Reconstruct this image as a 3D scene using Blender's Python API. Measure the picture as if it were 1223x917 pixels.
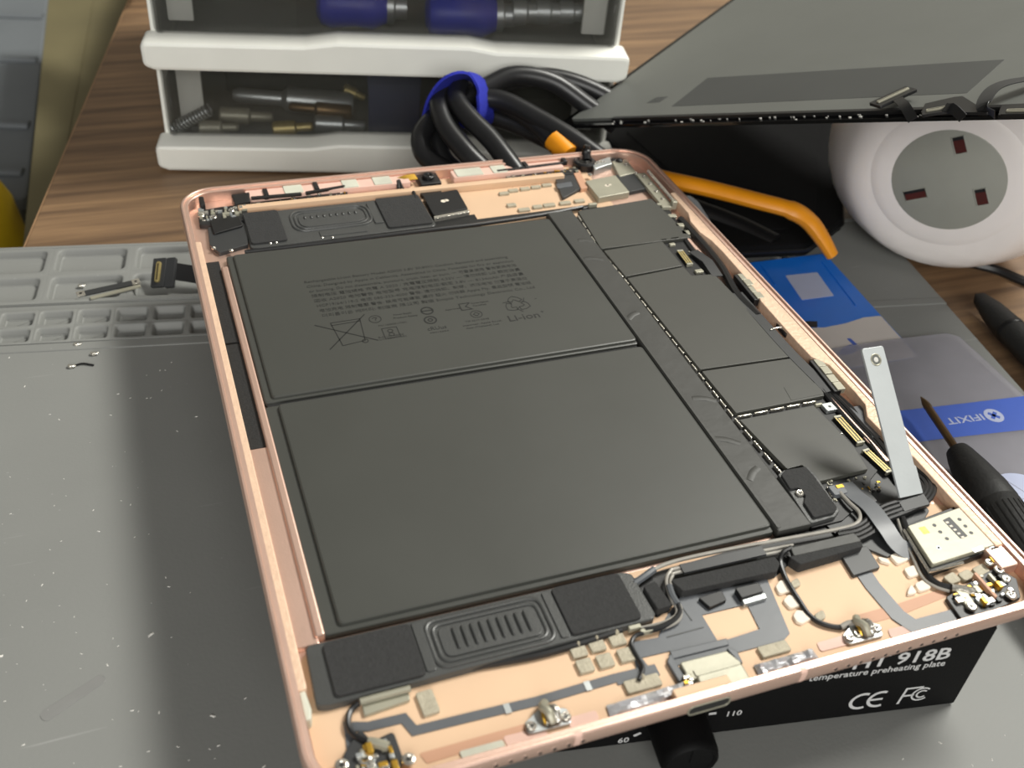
import bpy, bmesh, math, random
from mathutils import Vector, Matrix
random.seed(7)
for o in list(bpy.data.objects): bpy.data.objects.remove(o)
scene = bpy.context.scene
COL = scene.collection
S = 0.001                                     # all coordinates below are millimetres
# ------------------------------------------------------------------ camera
FPX = 1243.0
CR = Vector((0.93879975, -0.33591485, 0.07626427))
CU = Vector((0.15582217, 0.61159051, 0.77567809))
CB = Vector((-0.30720429, -0.71632274, 0.626504))
CC = Vector((-12.63964786, -106.2836241, 232.43836454))
cam_d = bpy.data.cameras.new('camera')
cam_d.sensor_width = 36.0
cam_d.lens = FPX / 1223.0 * 36.0
cam_d.clip_start = 0.005; cam_d.clip_end = 20
cam_d.dof.use_dof = True
cam_d.dof.focus_distance = 0.315
cam_d.dof.aperture_fstop = 18
cam = bpy.data.objects.new('camera', cam_d); COL.objects.link(cam)
mw = Matrix.Identity(4)
for i in range(3):
    mw[i][0], mw[i][1], mw[i][2], mw[i][3] = CR[i], CU[i], CB[i], CC[i] * S
cam.matrix_world = mw
scene.camera = cam
# ------------------------------------------------------------------ world, lamps, exposure
scene.view_settings.view_transform = 'Standard'
scene.view_settings.look = 'None'
scene.view_settings.exposure = 0.0
scene.view_settings.gamma = 1.0
scene.view_settings.use_curve_mapping = False
w = bpy.data.worlds.new('room_light'); scene.world = w; w.use_nodes = True
w.node_tree.nodes['Background'].inputs[0].default_value = (1.0, 0.97, 0.92, 1)
w.node_tree.nodes['Background'].inputs[1].default_value = 0.12
ld = bpy.data.lights.new('ceiling_lamp', 'AREA'); ld.shape = 'RECTANGLE'
ld.size = 1.12; ld.size_y = 0.45; ld.energy = 70; ld.color = (0.98, 0.965, 0.895)
lo = bpy.data.objects.new('ceiling_lamp', ld); COL.objects.link(lo)
lo.location = (1.51, 0.565, 1.93)
lo.rotation_euler = (Vector((0.094, 0.125, 0.04)) - Vector(lo.location)).to_track_quat('-Z', 'Y').to_euler()

fd_ = bpy.data.lights.new('front_fill_light', 'AREA'); fd_.shape = 'RECTANGLE'      # soft fill added behind the camera to brighten surfaces facing it
fd_.size = 1.2; fd_.size_y = 0.8; fd_.energy = 24; fd_.color = (0.99, 0.98, 0.94)
fo_ = bpy.data.objects.new('front_fill_light', fd_); COL.objects.link(fo_)
fo_.location = (-0.35, -1.45, 0.85)
fo_.rotation_euler = (Vector((0.15, 0.25, 0.03)) - Vector(fo_.location)).to_track_quat('-Z', 'Y').to_euler()

# ------------------------------------------------------------------ projection of measured points onto real planes
def ray(px, py):
    return CR * ((px - 611.5) / FPX) - CU * ((py - 458.5) / FPX) - CB
def at(px, py, z=0.0):
    d = ray(px, py); return CC + d * ((z - CC.z) / d.z)
def atd(px, py, dep):
    return CC + ray(px, py) * dep
def onplane(px, py, O, n):
    d = ray(px, py); return CC + d * ((O - CC).dot(n) / d.dot(n))
def Q(z, *pts):
    return [(at(x, y, z).x, at(x, y, z).y) for x, y in pts]
def frame(O, x, y, zz):
    m = Matrix.Identity(4)
    for i in range(3): m[i][0], m[i][1], m[i][2], m[i][3] = x[i], y[i], zz[i], O[i]
    return m

# ------------------------------------------------------------------ materials
def lin(c):
    return tuple(((v / 255) / 12.92 if v / 255 <= 0.04045 else ((v / 255 + 0.055) / 1.055) ** 2.4) for v in c)
def mat(name, rgb, rough=0.5, metal=0.0, var=0.12, scale=60, bump=0.0, bscale=400, alpha=1.0, rvar=0.0, coat=0.0, spec=0.5, trans=0.0, stretch=None, detail=4):
    m = bpy.data.materials.new(name); m.use_nodes = True
    nt = m.node_tree; N = nt.nodes; L = nt.links; b = N['Principled BSDF']
    tc = N.new('ShaderNodeTexCoord'); mp = N.new('ShaderNodeMapping'); L.new(tc.outputs['Object'], mp.inputs[0])
    if stretch: mp.inputs['Scale'].default_value = stretch
    no = N.new('ShaderNodeTexNoise'); no.inputs['Scale'].default_value = scale; no.inputs['Detail'].default_value = detail
    L.new(mp.outputs[0], no.inputs['Vector'])
    cr = N.new('ShaderNodeValToRGB'); c = lin(rgb)
    cr.color_ramp.elements[0].position = 0.3; cr.color_ramp.elements[1].position = 0.7
    cr.color_ramp.elements[0].color = (*[v * (1 - var) for v in c], 1)
    cr.color_ramp.elements[1].color = (*[min(1, v * (1 + var)) for v in c], 1)
    L.new(no.outputs['Fac'], cr.inputs[0]); L.new(cr.outputs[0], b.inputs['Base Color'])
    b.inputs['Roughness'].default_value = rough; b.inputs['Metallic'].default_value = metal
    b.inputs['Alpha'].default_value = alpha; b.inputs['Coat Weight'].default_value = coat
    b.inputs['Specular IOR Level'].default_value = spec
    b.inputs['Transmission Weight'].default_value = trans
    if rvar:
        mr = N.new('ShaderNodeMapRange'); mr.inputs['To Min'].default_value = max(0.02, rough - rvar); mr.inputs['To Max'].default_value = min(1, rough + rvar)
        L.new(no.outputs['Fac'], mr.inputs[0]); L.new(mr.outputs[0], b.inputs['Roughness'])
    if bump:
        n2 = N.new('ShaderNodeTexNoise'); n2.inputs['Scale'].default_value = bscale; n2.inputs['Detail'].default_value = 3
        L.new(mp.outputs[0], n2.inputs['Vector'])
        bp = N.new('ShaderNodeBump'); bp.inputs['Strength'].default_value = bump; bp.inputs['Distance'].default_value = 0.0004
        L.new(n2.outputs['Fac'], bp.inputs['Height']); L.new(bp.outputs[0], b.inputs['Normal'])
    return m
def wood_mat():
    m = bpy.data.materials.new('walnut_laminate'); m.use_nodes = True
    nt = m.node_tree; N = nt.nodes; L = nt.links; b = N['Principled BSDF']
    tc = N.new('ShaderNodeTexCoord'); mp = N.new('ShaderNodeMapping'); L.new(tc.outputs['Object'], mp.inputs[0])
    mp.inputs['Rotation'].default_value = (0, 0, math.radians(11)); mp.inputs['Scale'].default_value = (7, 120, 20)
    n1 = N.new('ShaderNodeTexNoise'); n1.inputs['Scale'].default_value = 1.0; n1.inputs['Detail'].default_value = 8; n1.inputs['Roughness'].default_value = 0.65; n1.inputs['Distortion'].default_value = 0.25
    L.new(mp.outputs[0], n1.inputs['Vector'])
    cr = N.new('ShaderNodeValToRGB'); e = cr.color_ramp.elements
    e[0].position = 0.3; e[0].color = (*lin((84, 64, 48)), 1); e[1].position = 0.72; e[1].color = (*lin((152, 121, 88)), 1)
    k = e.new(0.5); k.color = (*lin((120, 94, 69)), 1)
    L.new(n1.outputs['Fac'], cr.inputs[0]); L.new(cr.outputs[0], b.inputs['Base Color'])
    b.inputs['Roughness'].default_value = 0.5
    bp = N.new('ShaderNodeBump'); bp.inputs['Strength'].default_value = 0.15; bp.inputs['Distance'].default_value = 0.0004
    L.new(n1.outputs['Fac'], bp.inputs['Height']); L.new(bp.outputs[0], b.inputs['Normal'])
    return m
def mat_rubber():
    m = mat('grey_silicone', (130, 131, 128), rough=0.6, var=0.05, scale=14, bump=0.12, bscale=900, spec=0.5)
    nt = m.node_tree; N = nt.nodes; L = nt.links; b = N['Principled BSDF']
    old = b.inputs['Base Color'].links[0].from_socket
    tc = N.new('ShaderNodeTexCoord')
    # fine pale dust specks and faint scuffs lying on the silicone
    vo = N.new('ShaderNodeTexVoronoi'); vo.inputs['Scale'].default_value = 230; L.new(tc.outputs['Object'], vo.inputs['Vector'])
    lt = N.new('ShaderNodeMath'); lt.operation = 'LESS_THAN'; lt.inputs[1].default_value = 0.07; L.new(vo.outputs['Distance'], lt.inputs[0])
    mp = N.new('ShaderNodeMapping'); mp.inputs['Scale'].default_value = (30, 400, 100); mp.inputs['Rotation'].default_value = (0, 0, 0.5); L.new(tc.outputs['Object'], mp.inputs[0])
    n2 = N.new('ShaderNodeTexNoise'); n2.inputs['Scale'].default_value = 1; L.new(mp.outputs[0], n2.inputs['Vector'])
    gt = N.new('ShaderNodeMapRange'); gt.inputs[1].default_value = 0.70; gt.inputs[2].default_value = 0.80; gt.inputs[4].default_value = 0.35; L.new(n2.outputs['Fac'], gt.inputs[0])
    n3 = N.new('ShaderNodeTexNoise'); n3.inputs['Scale'].default_value = 25; L.new(tc.outputs['Object'], n3.inputs['Vector'])
    g3 = N.new('ShaderNodeMath'); g3.operation = 'GREATER_THAN'; g3.inputs[1].default_value = 0.56; L.new(n3.outputs['Fac'], g3.inputs[0])
    mu = N.new('ShaderNodeMath'); mu.operation = 'MULTIPLY'; L.new(lt.outputs[0], mu.inputs[0]); L.new(g3.outputs[0], mu.inputs[1])
    m2 = N.new('ShaderNodeMath'); m2.operation = 'MULTIPLY'; m2.inputs[1].default_value = 0.2; L.new(mu.outputs[0], m2.inputs[0])
    ad = N.new('ShaderNodeMath'); ad.operation = 'ADD'; ad.use_clamp = True; L.new(m2.outputs[0], ad.inputs[0]); L.new(gt.outputs[0], ad.inputs[1])
    mx = N.new('ShaderNodeMix'); mx.data_type = 'RGBA'; L.new(ad.outputs[0], mx.inputs[0]); L.new(old, mx.inputs[6]); mx.inputs[7].default_value = (0.42, 0.42, 0.41, 1)
    L.new(mx.outputs[2], b.inputs['Base Color'])
    return m

M = dict(
    wood=wood_mat(), rubber=mat_rubber(),
    rose=mat('rose_gold_aluminium', (234, 199, 182), 0.38, 0.8, 0.03, 90, 0.10, 2500),
    rose_floor=mat('rose_gold_inner_floor', (222, 188, 155), 0.6, 0.1, 0.03, 60, 0.05, 2000),
    rose_dark=mat('tan_polyimide_patch', (204, 156, 126), 0.55, 0.0, 0.04, 80),
    pink=mat('pink_plastic_window', (230, 192, 176), 0.5, 0.0, 0.06, 80),
    mint=mat('pale_plastic_insert', (206, 206, 190), 0.45, 0.0, 0.10, 120, 0.2, 800),
    glue=mat('glue_textured_ledge', (234, 200, 172), 0.45, 0.15, 0.06, 420, 0.45, 900),
    cell=mat('battery_pouch_film', (64, 65, 61), 0.42, 0.0, 0.05, 25, 0.05, 250, rvar=0.05),
    tape=mat('matte_black_tape', (60, 60, 57), 0.5, 0.0, 0.08, 60, 0.5, 130),
    shield=mat('graphite_shield_film', (66, 66, 61), 0.45, 0.0, 0.04, 40, 0.08, 160),
    pcb=mat('black_circuit_board', (26, 26, 27), 0.45, 0.0, 0.1, 300),
    black=mat('black_plastic', (20, 20, 21), 0.42, 0.0, 0.1, 200),
    foam=mat('black_foam', (46, 46, 46), 0.85, 0.0, 0.12, 700, 0.6, 1500),
    foamstrip=mat('black_foam_strip', (28, 28, 28), 0.7, 0.0, 0.25, 900, 0.3, 1500),
    spk=mat('speaker_plastic', (70, 71, 70), 0.36, 0.0, 0.05, 200, 0.15, 1800),
    flex=mat('grey_flex_film', (92, 95, 99), 0.38, 0.0, 0.06, 90, 0.05, 300),
    flexdark=mat('dark_flex_film', (52, 53, 54), 0.42, 0.0, 0.06, 150),
    cable=mat('black_cable_jacket', (32, 32, 33), 0.35, 0.0, 0.08, 150),
    coax=mat('grey_coax_sleeve', (168, 164, 156), 0.28, 0.2, 0.1, 300),
    pad=mat('conductive_pad_fabric', (176, 168, 148), 0.6, 0.2, 0.10, 500, 0.5, 1500),
    padlight=mat('cream_pad', (236, 224, 206), 0.5, 0.0, 0.04, 300),
    steel=mat('brushed_steel', (186, 190, 190), 0.36, 0.75, 0.06, 80, 0.06, 900),
    nickel=mat('nickel_plate', (166, 163, 146), 0.42, 0.35, 0.05, 150, 0.06, 700),
    silver=mat('bright_solder', (220, 216, 206), 0.22, 0.85, 0.10, 600, 0.4, 1200),
    strip=mat('pale_steel_strip', (204, 209, 210), 0.42, 0.3, 0.05, 80, 0.06, 900),
    foil=mat('crumpled_foil', (222, 222, 226), 0.28, 0.5, 0.10, 300, 1.0, 330),
    gold=mat('gold_contact', (214, 170, 70), 0.3, 0.8, 0.10, 500),
    brass=mat('pale_gold_pins', (190, 172, 116), 0.35, 0.6, 0.10, 900),
    print=mat('black_ink', (22, 23, 22), 0.5, 0.0, 0.05, 300),
    wprint=mat('white_ink', (205, 205, 205), 0.6, 0.0, 0.05, 300),
    heater=mat('black_powder_coat', (6, 6, 7), 0.65, 0.0, 0.15, 900, 0.2, 2500, spec=0.2),
    white=mat('white_plastic', (242, 242, 234), 0.42, 0.0, 0.02, 60),
    ball=mat('glossy_white_plastic', (240, 234, 230), 0.33, 0.0, 0.02, 60),
    sock=mat('grey_socket_face', (152, 153, 144), 0.45, 0.0, 0.03, 100),
    red=mat('red_brown_shutter', (74, 26, 20), 0.4, 0.0, 0.15, 300),
    clear=mat('smoked_clear_plastic', (70, 70, 64), 0.12, 0.0, 0.05, 40, alpha=0.28, spec=0.6),
    bag=mat('milky_bag_film', (176, 174, 184), 0.30, 0.0, 0.06, 60, 0.10, 120, alpha=0.42),
    blueband=mat('blue_bag_print', (62, 98, 196), 0.4, 0.0, 0.05, 60),
    paleband=mat('pale_bag_print', (186, 194, 222), 0.4, 0.0, 0.05, 60),
    sachet=mat('blue_sachet_film', (26, 116, 222), 0.3, 0.0, 0.06, 60, 0.05, 120),
    sachetw=mat('white_sachet_film', (214, 206, 200), 0.35, 0.0, 0.03, 60),
    orange=mat('orange_plastic', (238, 152, 24), 0.42, 0.0, 0.06, 90),
    strap=mat('blue_hook_strap', (34, 44, 168), 0.85, 0.0, 0.15, 700, 0.6, 1500),
    blue=mat('blue_tool_grip', (30, 48, 184), 0.4, 0.0, 0.1, 100),
    navy=mat('navy_box_card', (22, 34, 78), 0.6, 0.0, 0.1, 100),
    bronze=mat('bronze_blade', (120, 96, 66), 0.35, 0.7, 0.15, 200),
    grip=mat('ribbed_black_grip', (36, 36, 35), 0.6, 0.0, 0.1, 300, 0.3, 900),
    lcdback=mat('display_back_plate', (104, 106, 102), 0.48, 0.1, 0.03, 40, 0.04, 300),
    lcdfoil=mat('display_back_film', (66, 68, 67), 0.48, 0.0, 0.04, 40),
    glass=mat('black_glass_border', (10, 10, 11), 0.12, 0.0, 0.1, 100),
    flake=mat('white_residue', (206, 204, 198), 0.6, 0.0, 0.1, 500),
    floor=mat('floor_tiles', (96, 92, 88), 0.6, 0.0, 0.1, 6),
    wall=mat('wall_paint', (150, 146, 138), 0.8, 0.0, 0.04, 4),
    olive=mat('olive_card', (112, 104, 74), 0.7, 0.0, 0.12, 12),
    crate=mat('grey_crate_plastic', (118, 123, 127), 0.5, 0.0, 0.12, 10),
    yellow=mat('yellow_bag_plastic', (196, 164, 22), 0.4, 0.0, 0.12, 18, 0.5, 40),
    cleargrey=mat('clear_pick_plastic', (200, 205, 208), 0.2, 0.0, 0.03, 60, alpha=0.55),
    cloth=mat('black_case_fabric', (14, 14, 15), 0.9, 0.0, 0.2, 600, 0.4, 1500, spec=0.15),
    crumple=mat('crumpled_clear_film', (178, 172, 150), 0.25, 0.0, 0.2, 40, 0.6, 60, alpha=0.5),
)

# ------------------------------------------------------------------ mesh helpers
def rpoly(pts, r, n=4):
    """polygon with rounded corners; r is one radius or one per corner"""
    out = []; k = len(pts)
    for i in range(k):
        p = Vector(pts[i]); a = Vector(pts[i - 1]); b = Vector(pts[(i + 1) % k])
        rr = r[i] if isinstance(r, (list, tuple)) else r
        da = a - p; db = b - p
        la, lb = da.length, db.length
        if rr <= 0 or la < 1e-6 or lb < 1e-6: out.append((p.x, p.y)); continue
        da /= la; db /= lb
        ang = math.acos(max(-1, min(1, da.dot(db))))
        if ang > 3.05: out.append((p.x, p.y)); continue
        t = min(rr / math.tan(ang / 2), la * 0.48, lb * 0.48)
        p0 = p + da * t; p1 = p + db * t
        for j in range(n + 1):
            s = j / n
            q = p0 * (1 - s) ** 2 + p * 2 * s * (1 - s) + p1 * s ** 2
            out.append((q.x, q.y))
    return out
def area2(p):
    return sum(p[i - 1][0] * p[i][1] - p[i][0] * p[i - 1][1] for i in range(len(p)))
def inset(p, d):
    n = len(p); out = []
    for i in range(n):
        a = Vector(p[i - 1]); b = Vector(p[i]); c = Vector(p[(i + 1) % n])
        e1 = (b - a); e2 = (c - b)
        if e1.length < 1e-9: e1 = e2
        if e2.length < 1e-9: e2 = e1
        e1 = e1.normalized(); e2 = e2.normalized()
        n1 = Vector((-e1.y, e1.x)); n2 = Vector((-e2.y, e2.x))
        m = n1 + n2
        if m.length < 1e-6: m = n1
        m = m.normalized(); cs = max(0.4, m.dot(n1))
        q = b + m * (d / cs); out.append((q.x, q.y))
    return out
def catmull(pts, n=6, closed=False):
    P = [Vector(p) for p in pts]; k = len(P); out = []
    rng = range(k) if closed else range(k - 1)
    for i in rng:
        p1 = P[i]; p2 = P[(i + 1) % k]
        p0 = P[i - 1] if (closed or i > 0) else p1 * 2 - p2
        p3 = P[(i + 2) % k] if (closed or i + 2 < k) else p2 * 2 - p1
        for j in range(n):
            t = j / n
            out.append(0.5 * ((2 * p1) + (p2 - p0) * t + (2 * p0 - 5 * p1 + 4 * p2 - p3) * t * t + (3 * p1 - p0 - 3 * p2 + p3) * t ** 3))
    if not closed: out.append(P[-1])
    return out
class MB:
    def __init__(s): s.v = []; s.f = []; s.flat = set()
    def add(s, vs, fs):
        b = len(s.v); s.v += [Vector(v) for v in vs]; s.f += [[b + i for i in f] for f in fs]; return s
    def slab(s, pts, z0, z1, r=0.0, ch=0.0, n=4, ch0=0.0, xf=None):
        p = list(pts)
        if area2(p) < 0:
            p = p[::-1]
            if isinstance(r, (list, tuple)): r = list(r)[::-1]
        if (not isinstance(r, (int, float))) or r > 0: p = rpoly(p, r, n)
        k = len(p); loops = []
        if ch0 > 0: loops.append((inset(p, ch0), z0)); loops.append((p, z0 + ch0))
        else: loops.append((p, z0))
        if ch > 0:
            loops.append((p, z1 - ch)); loops.append((inset(p, ch * 0.3), z1 - ch * 0.3)); loops.append((inset(p, ch), z1))
        else: loops.append((p, z1))
        vs = []; fs = []
        for l, z in loops: vs += [(x, y, z) for x, y in l]
        for a in range(len(loops) - 1):
            for i in range(k):
                j = (i + 1) % k; fs.append([a * k + i, a * k + j, (a + 1) * k + j, (a + 1) * k + i])
        fs.append(list(range(k))[::-1]); fs.append([(len(loops) - 1) * k + i for i in range(k)])
        s.flat.add(len(s.f) + len(fs) - 1); s.flat.add(len(s.f) + len(fs) - 2)
        if xf is not None: vs = [xf @ Vector(v) for v in vs]
        return s.add(vs, fs)
    def box(s, x0, x1, y0, y1, z0, z1, r=0.0, ch=0.0, xf=None, n=3):
        return s.slab([(x0, y0), (x1, y0), (x1, y1), (x0, y1)], z0, z1, r, ch, n, xf=xf)
    def tube(s, pts, r, n=8, closed=False, xf=None, flat=1.0):
        P = [Vector(p) for p in pts]; k = len(P)
        T = []
        for i in range(k):
            if closed: t = P[(i + 1) % k] - P[i - 1]
            else: t = P[min(i + 1, k - 1)] - P[max(i - 1, 0)]
            T.append(t.normalized() if t.length > 1e-9 else Vector((0, 0, 1)))
        up = Vector((0, 0, 1)) if abs(T[0].z) < 0.9 else Vector((1, 0, 0))
        N = (up - T[0] * up.dot(T[0])).normalized(); vs = []; fs = []
        for i in range(k):
            N = (N - T[i] * N.dot(T[i])); N = N.normalized() if N.length > 1e-6 else T[i].orthogonal().normalized()
            B = T[i].cross(N); rr = r[i] if isinstance(r, (list, tuple)) else r
            for j in range(n):
                a = 2 * math.pi * j / n; vs.append(P[i] + N * (math.cos(a) * rr * flat) + B * (math.sin(a) * rr))
        m = k if closed else k - 1
        for i in range(m):
            for j in range(n):
                a = i * n + j; b = i * n + (j + 1) % n; c = ((i + 1) % k) * n
                fs.append([a, b, c + (j + 1) % n, c + j])
        if not closed: fs.append(list(range(n))[::-1]); fs.append([(k - 1) * n + j for j in range(n)])
        if xf is not None: vs = [xf @ v for v in vs]
        return s.add(vs, fs)
    def ribbon(s, pts, side, w, th):
        """flat strip: path pts, side = width direction (vector or list), w width (or list), th thickness"""
        P = [Vector(p) for p in pts]; k = len(P); vs = []; fs = []
        for i in range(k):
            t = (P[min(i + 1, k - 1)] - P[max(i - 1, 0)]).normalized()
            sd = Vector(side[i]) if isinstance(side, list) else Vector(side)
            sd = (sd - t * sd.dot(t)).normalized(); nn = sd.cross(t).normalized()
            ww = w[i] if isinstance(w, list) else w
            for a, b in ((-1, -1), (1, -1), (1, 1), (-1, 1)): vs.append(P[i] + sd * (a * ww / 2) + nn * (b * th / 2))
        for i in range(k - 1):
            for j in range(4): fs.append([i * 4 + j, i * 4 + (j + 1) % 4, (i + 1) * 4 + (j + 1) % 4, (i + 1) * 4 + j])
        fs.append([3, 2, 1, 0]); fs.append([(k - 1) * 4 + j for j in range(4)])
        return s.add(vs, fs)
    def flatpath(s, pts, w, z0, z1, closed=False):
        """strip lying flat: 2d path of width w"""
        P = [Vector(p) for p in pts]; k = len(P); l = []; r = []
        for i in range(k):
            if closed: a, b = P[i - 1], P[(i + 1) % k]
            else: a, b = P[max(i - 1, 0)], P[min(i + 1, k - 1)]
            d1 = (P[i] - a); d2 = (b - P[i])
            d1 = d1.normalized() if d1.length > 1e-9 else d2.normalized(); d2 = d2.normalized() if d2.length > 1e-9 else d1
            t = (d1 + d2); t = t.normalized() if t.length > 1e-6 else d1
            nn = Vector((-t.y, t.x)); q = w / 2 / max(0.5, t.dot(d1))
            l.append(P[i] + nn * q); r.append(P[i] - nn * q)
        vs = []; fs = []
        for i in range(k): vs += [(r[i].x, r[i].y, z0), (l[i].x, l[i].y, z0), (l[i].x, l[i].y, z1), (r[i].x, r[i].y, z1)]
        m = k if closed else k - 1
        for i in range(m):
            j2 = (i + 1) % k
            for j in range(4): fs.append([i * 4 + j, i * 4 + (j + 1) % 4, j2 * 4 + (j + 1) % 4, j2 * 4 + j][::-1])
        if not closed: fs.append([0, 1, 2, 3]); fs.append([(k - 1) * 4 + j for j in range(4)][::-1])
        return s.add(vs, fs)
    def lathe(s, prof, O=(0, 0, 0), axis=(0, 0, 1), n=16, xf=None):
        ax = Vector(axis).normalized(); a = ax.orthogonal().normalized(); b = ax.cross(a); O = Vector(O); vs = []; fs = []
        k = len(prof)
        for r, h in prof:
            for j in range(n):
                t = 2 * math.pi * j / n; vs.append(O + ax * h + a * (r * math.cos(t)) + b * (r * math.sin(t)))
        for i in range(k - 1):
            for j in range(n): fs.append([i * n + j, i * n + (j + 1) % n, (i + 1) * n + (j + 1) % n, (i + 1) * n + j])
        fs.append(list(range(n))[::-1]); fs.append([(k - 1) * n + j for j in range(n)])
        if xf is not None: vs = [xf @ v for v in vs]
        return s.add(vs, fs)
    def mesh(s, name, off=Vector((0, 0, 0)), ang=35):
        me = bpy.data.meshes.new(name)
        me.from_pydata([tuple((v - off) * S) for v in s.v], [], s.f); me.update()
        fa = me.attributes.new('flat_cap', 'INT', 'FACE')
        for i in s.flat: fa.data[i].value = 1
        bm = bmesh.new(); bm.from_mesh(me)
        bmesh.ops.remove_doubles(bm, verts=bm.verts, dist=1e-8)
        bmesh.ops.recalc_face_normals(bm, faces=bm.faces); bm.to_mesh(me); bm.free()
        me.validate(); fa = me.attributes['flat_cap']
        caps = [i for i in range(len(me.polygons)) if fa.data[i].value]
        me.attributes.remove(fa)
        for p in me.polygons: p.use_smooth = True
        me.set_sharp_from_angle(angle=math.radians(ang))
        for i in caps: me.polygons[i].use_smooth = False
        return me
    def build(s, name, m, parent=None, base=None, label=None, cat=None, group=None, kind=None, ang=35):
        off = Vector((0, 0, 0))
        if parent is None and base is not None: off = Vector(base)
        me = s.mesh(name, off, ang); o = bpy.data.objects.new(name, me); COL.objects.link(o)
        me.materials.append(M[m] if isinstance(m, str) else m)
        o.location = off * S
        if parent is not None: attach(o, parent)
        tag(o, label, cat, group, kind); return o
WORLD = {}
def attach(o, parent):
    o.parent = parent
    o.matrix_parent_inverse = WORLD.get(parent.name, Matrix.Identity(4)).inverted()
def tag(o, label=None, cat=None, group=None, kind=None):
    if label: o['label'] = label
    if cat: o['category'] = cat
    if group: o['group'] = group
    if kind: o['kind'] = kind
    return o
def thing(name, base, label, cat, group=None):
    o = bpy.data.objects.new(name, None); COL.objects.link(o); o.empty_display_size = 0.01
    o.location = Vector(base) * S
    WORLD[o.name] = Matrix.Translation(Vector(base) * S)
    return tag(o, label, cat, group)
def text(name, s, size, mtx, m, parent, align='LEFT', width=None, bold=0.0, shear=0.0):
    cu = bpy.data.curves.new(name, 'FONT'); cu.body = s; cu.size = size; cu.align_x = align; cu.extrude = 0.02; cu.offset = bold; cu.shear = shear
    cu.resolution_u = 2
    t = bpy.data.objects.new(name + '_curve', cu); COL.objects.link(t)
    bpy.context.view_layer.update()
    me = bpy.data.meshes.new_from_object(t.evaluated_get(bpy.context.evaluated_depsgraph_get()))
    bpy.data.objects.remove(t); bpy.data.curves.remove(cu)
    if width and len(me.vertices):
        xs = [v.co.x for v in me.vertices]; k = width / max(1e-6, max(xs) - min(xs))
        for v in me.vertices: v.co.x *= k
    for v in me.vertices: v.co = (mtx @ v.co) * S
    me.materials.clear(); me.materials.append(M[m]); me.name = name
    o = bpy.data.objects.new(name, me); COL.objects.link(o)
    if parent is not None: attach(o, parent)
    return o
def disc_screw(parent, x, y, z, r=1.1, m='silver', name='screw'):
    o = MB().lathe([(r * 0.9, 0), (r, 0.25), (r, 0.5), (r * 0.75, 0.75), (r * 0.55, 0.75), (r * 0.4, 0.5)], (x, y, z), n=12).build(name, m, parent)
    MB().box(x - r * .4, x + r * .4, y - r * .1, y + r * .1, z + .45, z + .62).box(x - r * .1, x + r * .1, y - r * .4, y + r * .4, z + .45, z + .62).build('cross_recess', 'black', o)
    return o
def rect(x0, x1, y0, y1): return [(x0, y0), (x1, y0), (x1, y1), (x0, y1)]

# ================================================================== THE SETTING
fl = MB().box(-1500, 1500, -900, 1400, -760, -740).build('floor', 'floor', kind='structure')
wb = MB().box(-1500, 1500, 1400, 1420, -740, 1700).build('wall_back', 'wall', kind='structure')

# desk: laminate top with a left edge running away, on four square legs
desk = thing('desk', (250, 150, -740), 'walnut laminate desk under the grey repair mat', 'desk')
e0 = at(30, 292, -4); e1 = at(145, 20, -4); ed = (e1 - e0).normalized()
DL0 = e0 - ed * 520; DL1 = e0 + ed * 560
nr = Vector((ed.y, -ed.x, 0))
dpoly = [(DL0.x, DL0.y), (DL0.x + nr.x * 900, DL0.y + nr.y * 900), (DL1.x + nr.x * 900, DL1.y + nr.y * 900), (DL1.x, DL1.y)]
MB().slab(dpoly, -26, -4, 0, 0.8).build('desktop', 'wood', desk)
for a, b in ((45, 45), (855, 45), (855, 1035), (45, 1035)):
    c = DL0 + nr * a + ed * b
    MB().box(c.x - 22, c.x + 22, c.y - 22, c.y + 22, -740, -26, 2).build('leg', 'black', desk)
MB().flatpath([(DL0.x - nr.x * .35, DL0.y - nr.y * .35), (DL1.x - nr.x * .35, DL1.y - nr.y * .35)], .7, -25.4, -4.6).build('edge_band', mat('desk_edge_band', (150, 118, 86), 0.55, 0, 0.1, 60), desk)

# beside the desk: olive box, grey crate, yellow bag (far below, out of focus)
def px_box(name, m, z, h, pts, label, cat, r=10):
    p = Q(z, *pts); cx = sum(q[0] for q in p) / len(p); cy = sum(q[1] for q in p) / len(p)
    t = thing(name, (cx, cy, z - h), label, cat)
    return t, p
t, p = px_box('cardboard_box', 'olive', -70, 670, [(24, 330), (62, -40), (175, -40), (80, 330)], 'olive brown cardboard box standing beside the desk edge', 'box')
MB().slab(p, -740, -71.5, 0, 0).build('box_body', 'olive', t)
mid0 = ((p[0][0] + p[3][0]) / 2, (p[0][1] + p[3][1]) / 2); mid1 = ((p[1][0] + p[2][0]) / 2, (p[1][1] + p[2][1]) / 2)
MB().slab([p[0], mid0, mid1, p[1]], -71.5, -69.2, 0, .5).build('flap', 'olive', t)
MB().slab([mid0, p[3], p[2], mid1], -71.5, -69.8, 0, .5).build('flap', 'olive', t)
t, p = px_box('storage_crate', 'crate', -150, 590, [(-60, 235), (-60, -40), (56, -40), (24, 235)], 'grey plastic storage crate with ribbed lid behind the yellow bag', 'crate')
MB().slab(p, -740, -152, 6, 2).build('crate_body', 'crate', t)
MB().slab(inset(p if area2(p) > 0 else p[::-1], -5), -158, -149, 8, 2).build('lid', 'crate', t)
for y in (20, 72, 150, 206):
    a = at(-60, y - 4, -148); b = at(54 - y * .13, y, -148)
    MB().tube(catmull([a, a.lerp(b, .5), b], 4), 5, 8, flat=.6).build('lid_rib', 'crate', t)
yb = MB(); yc = at(-8, 257, -95)
prof = []
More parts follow.
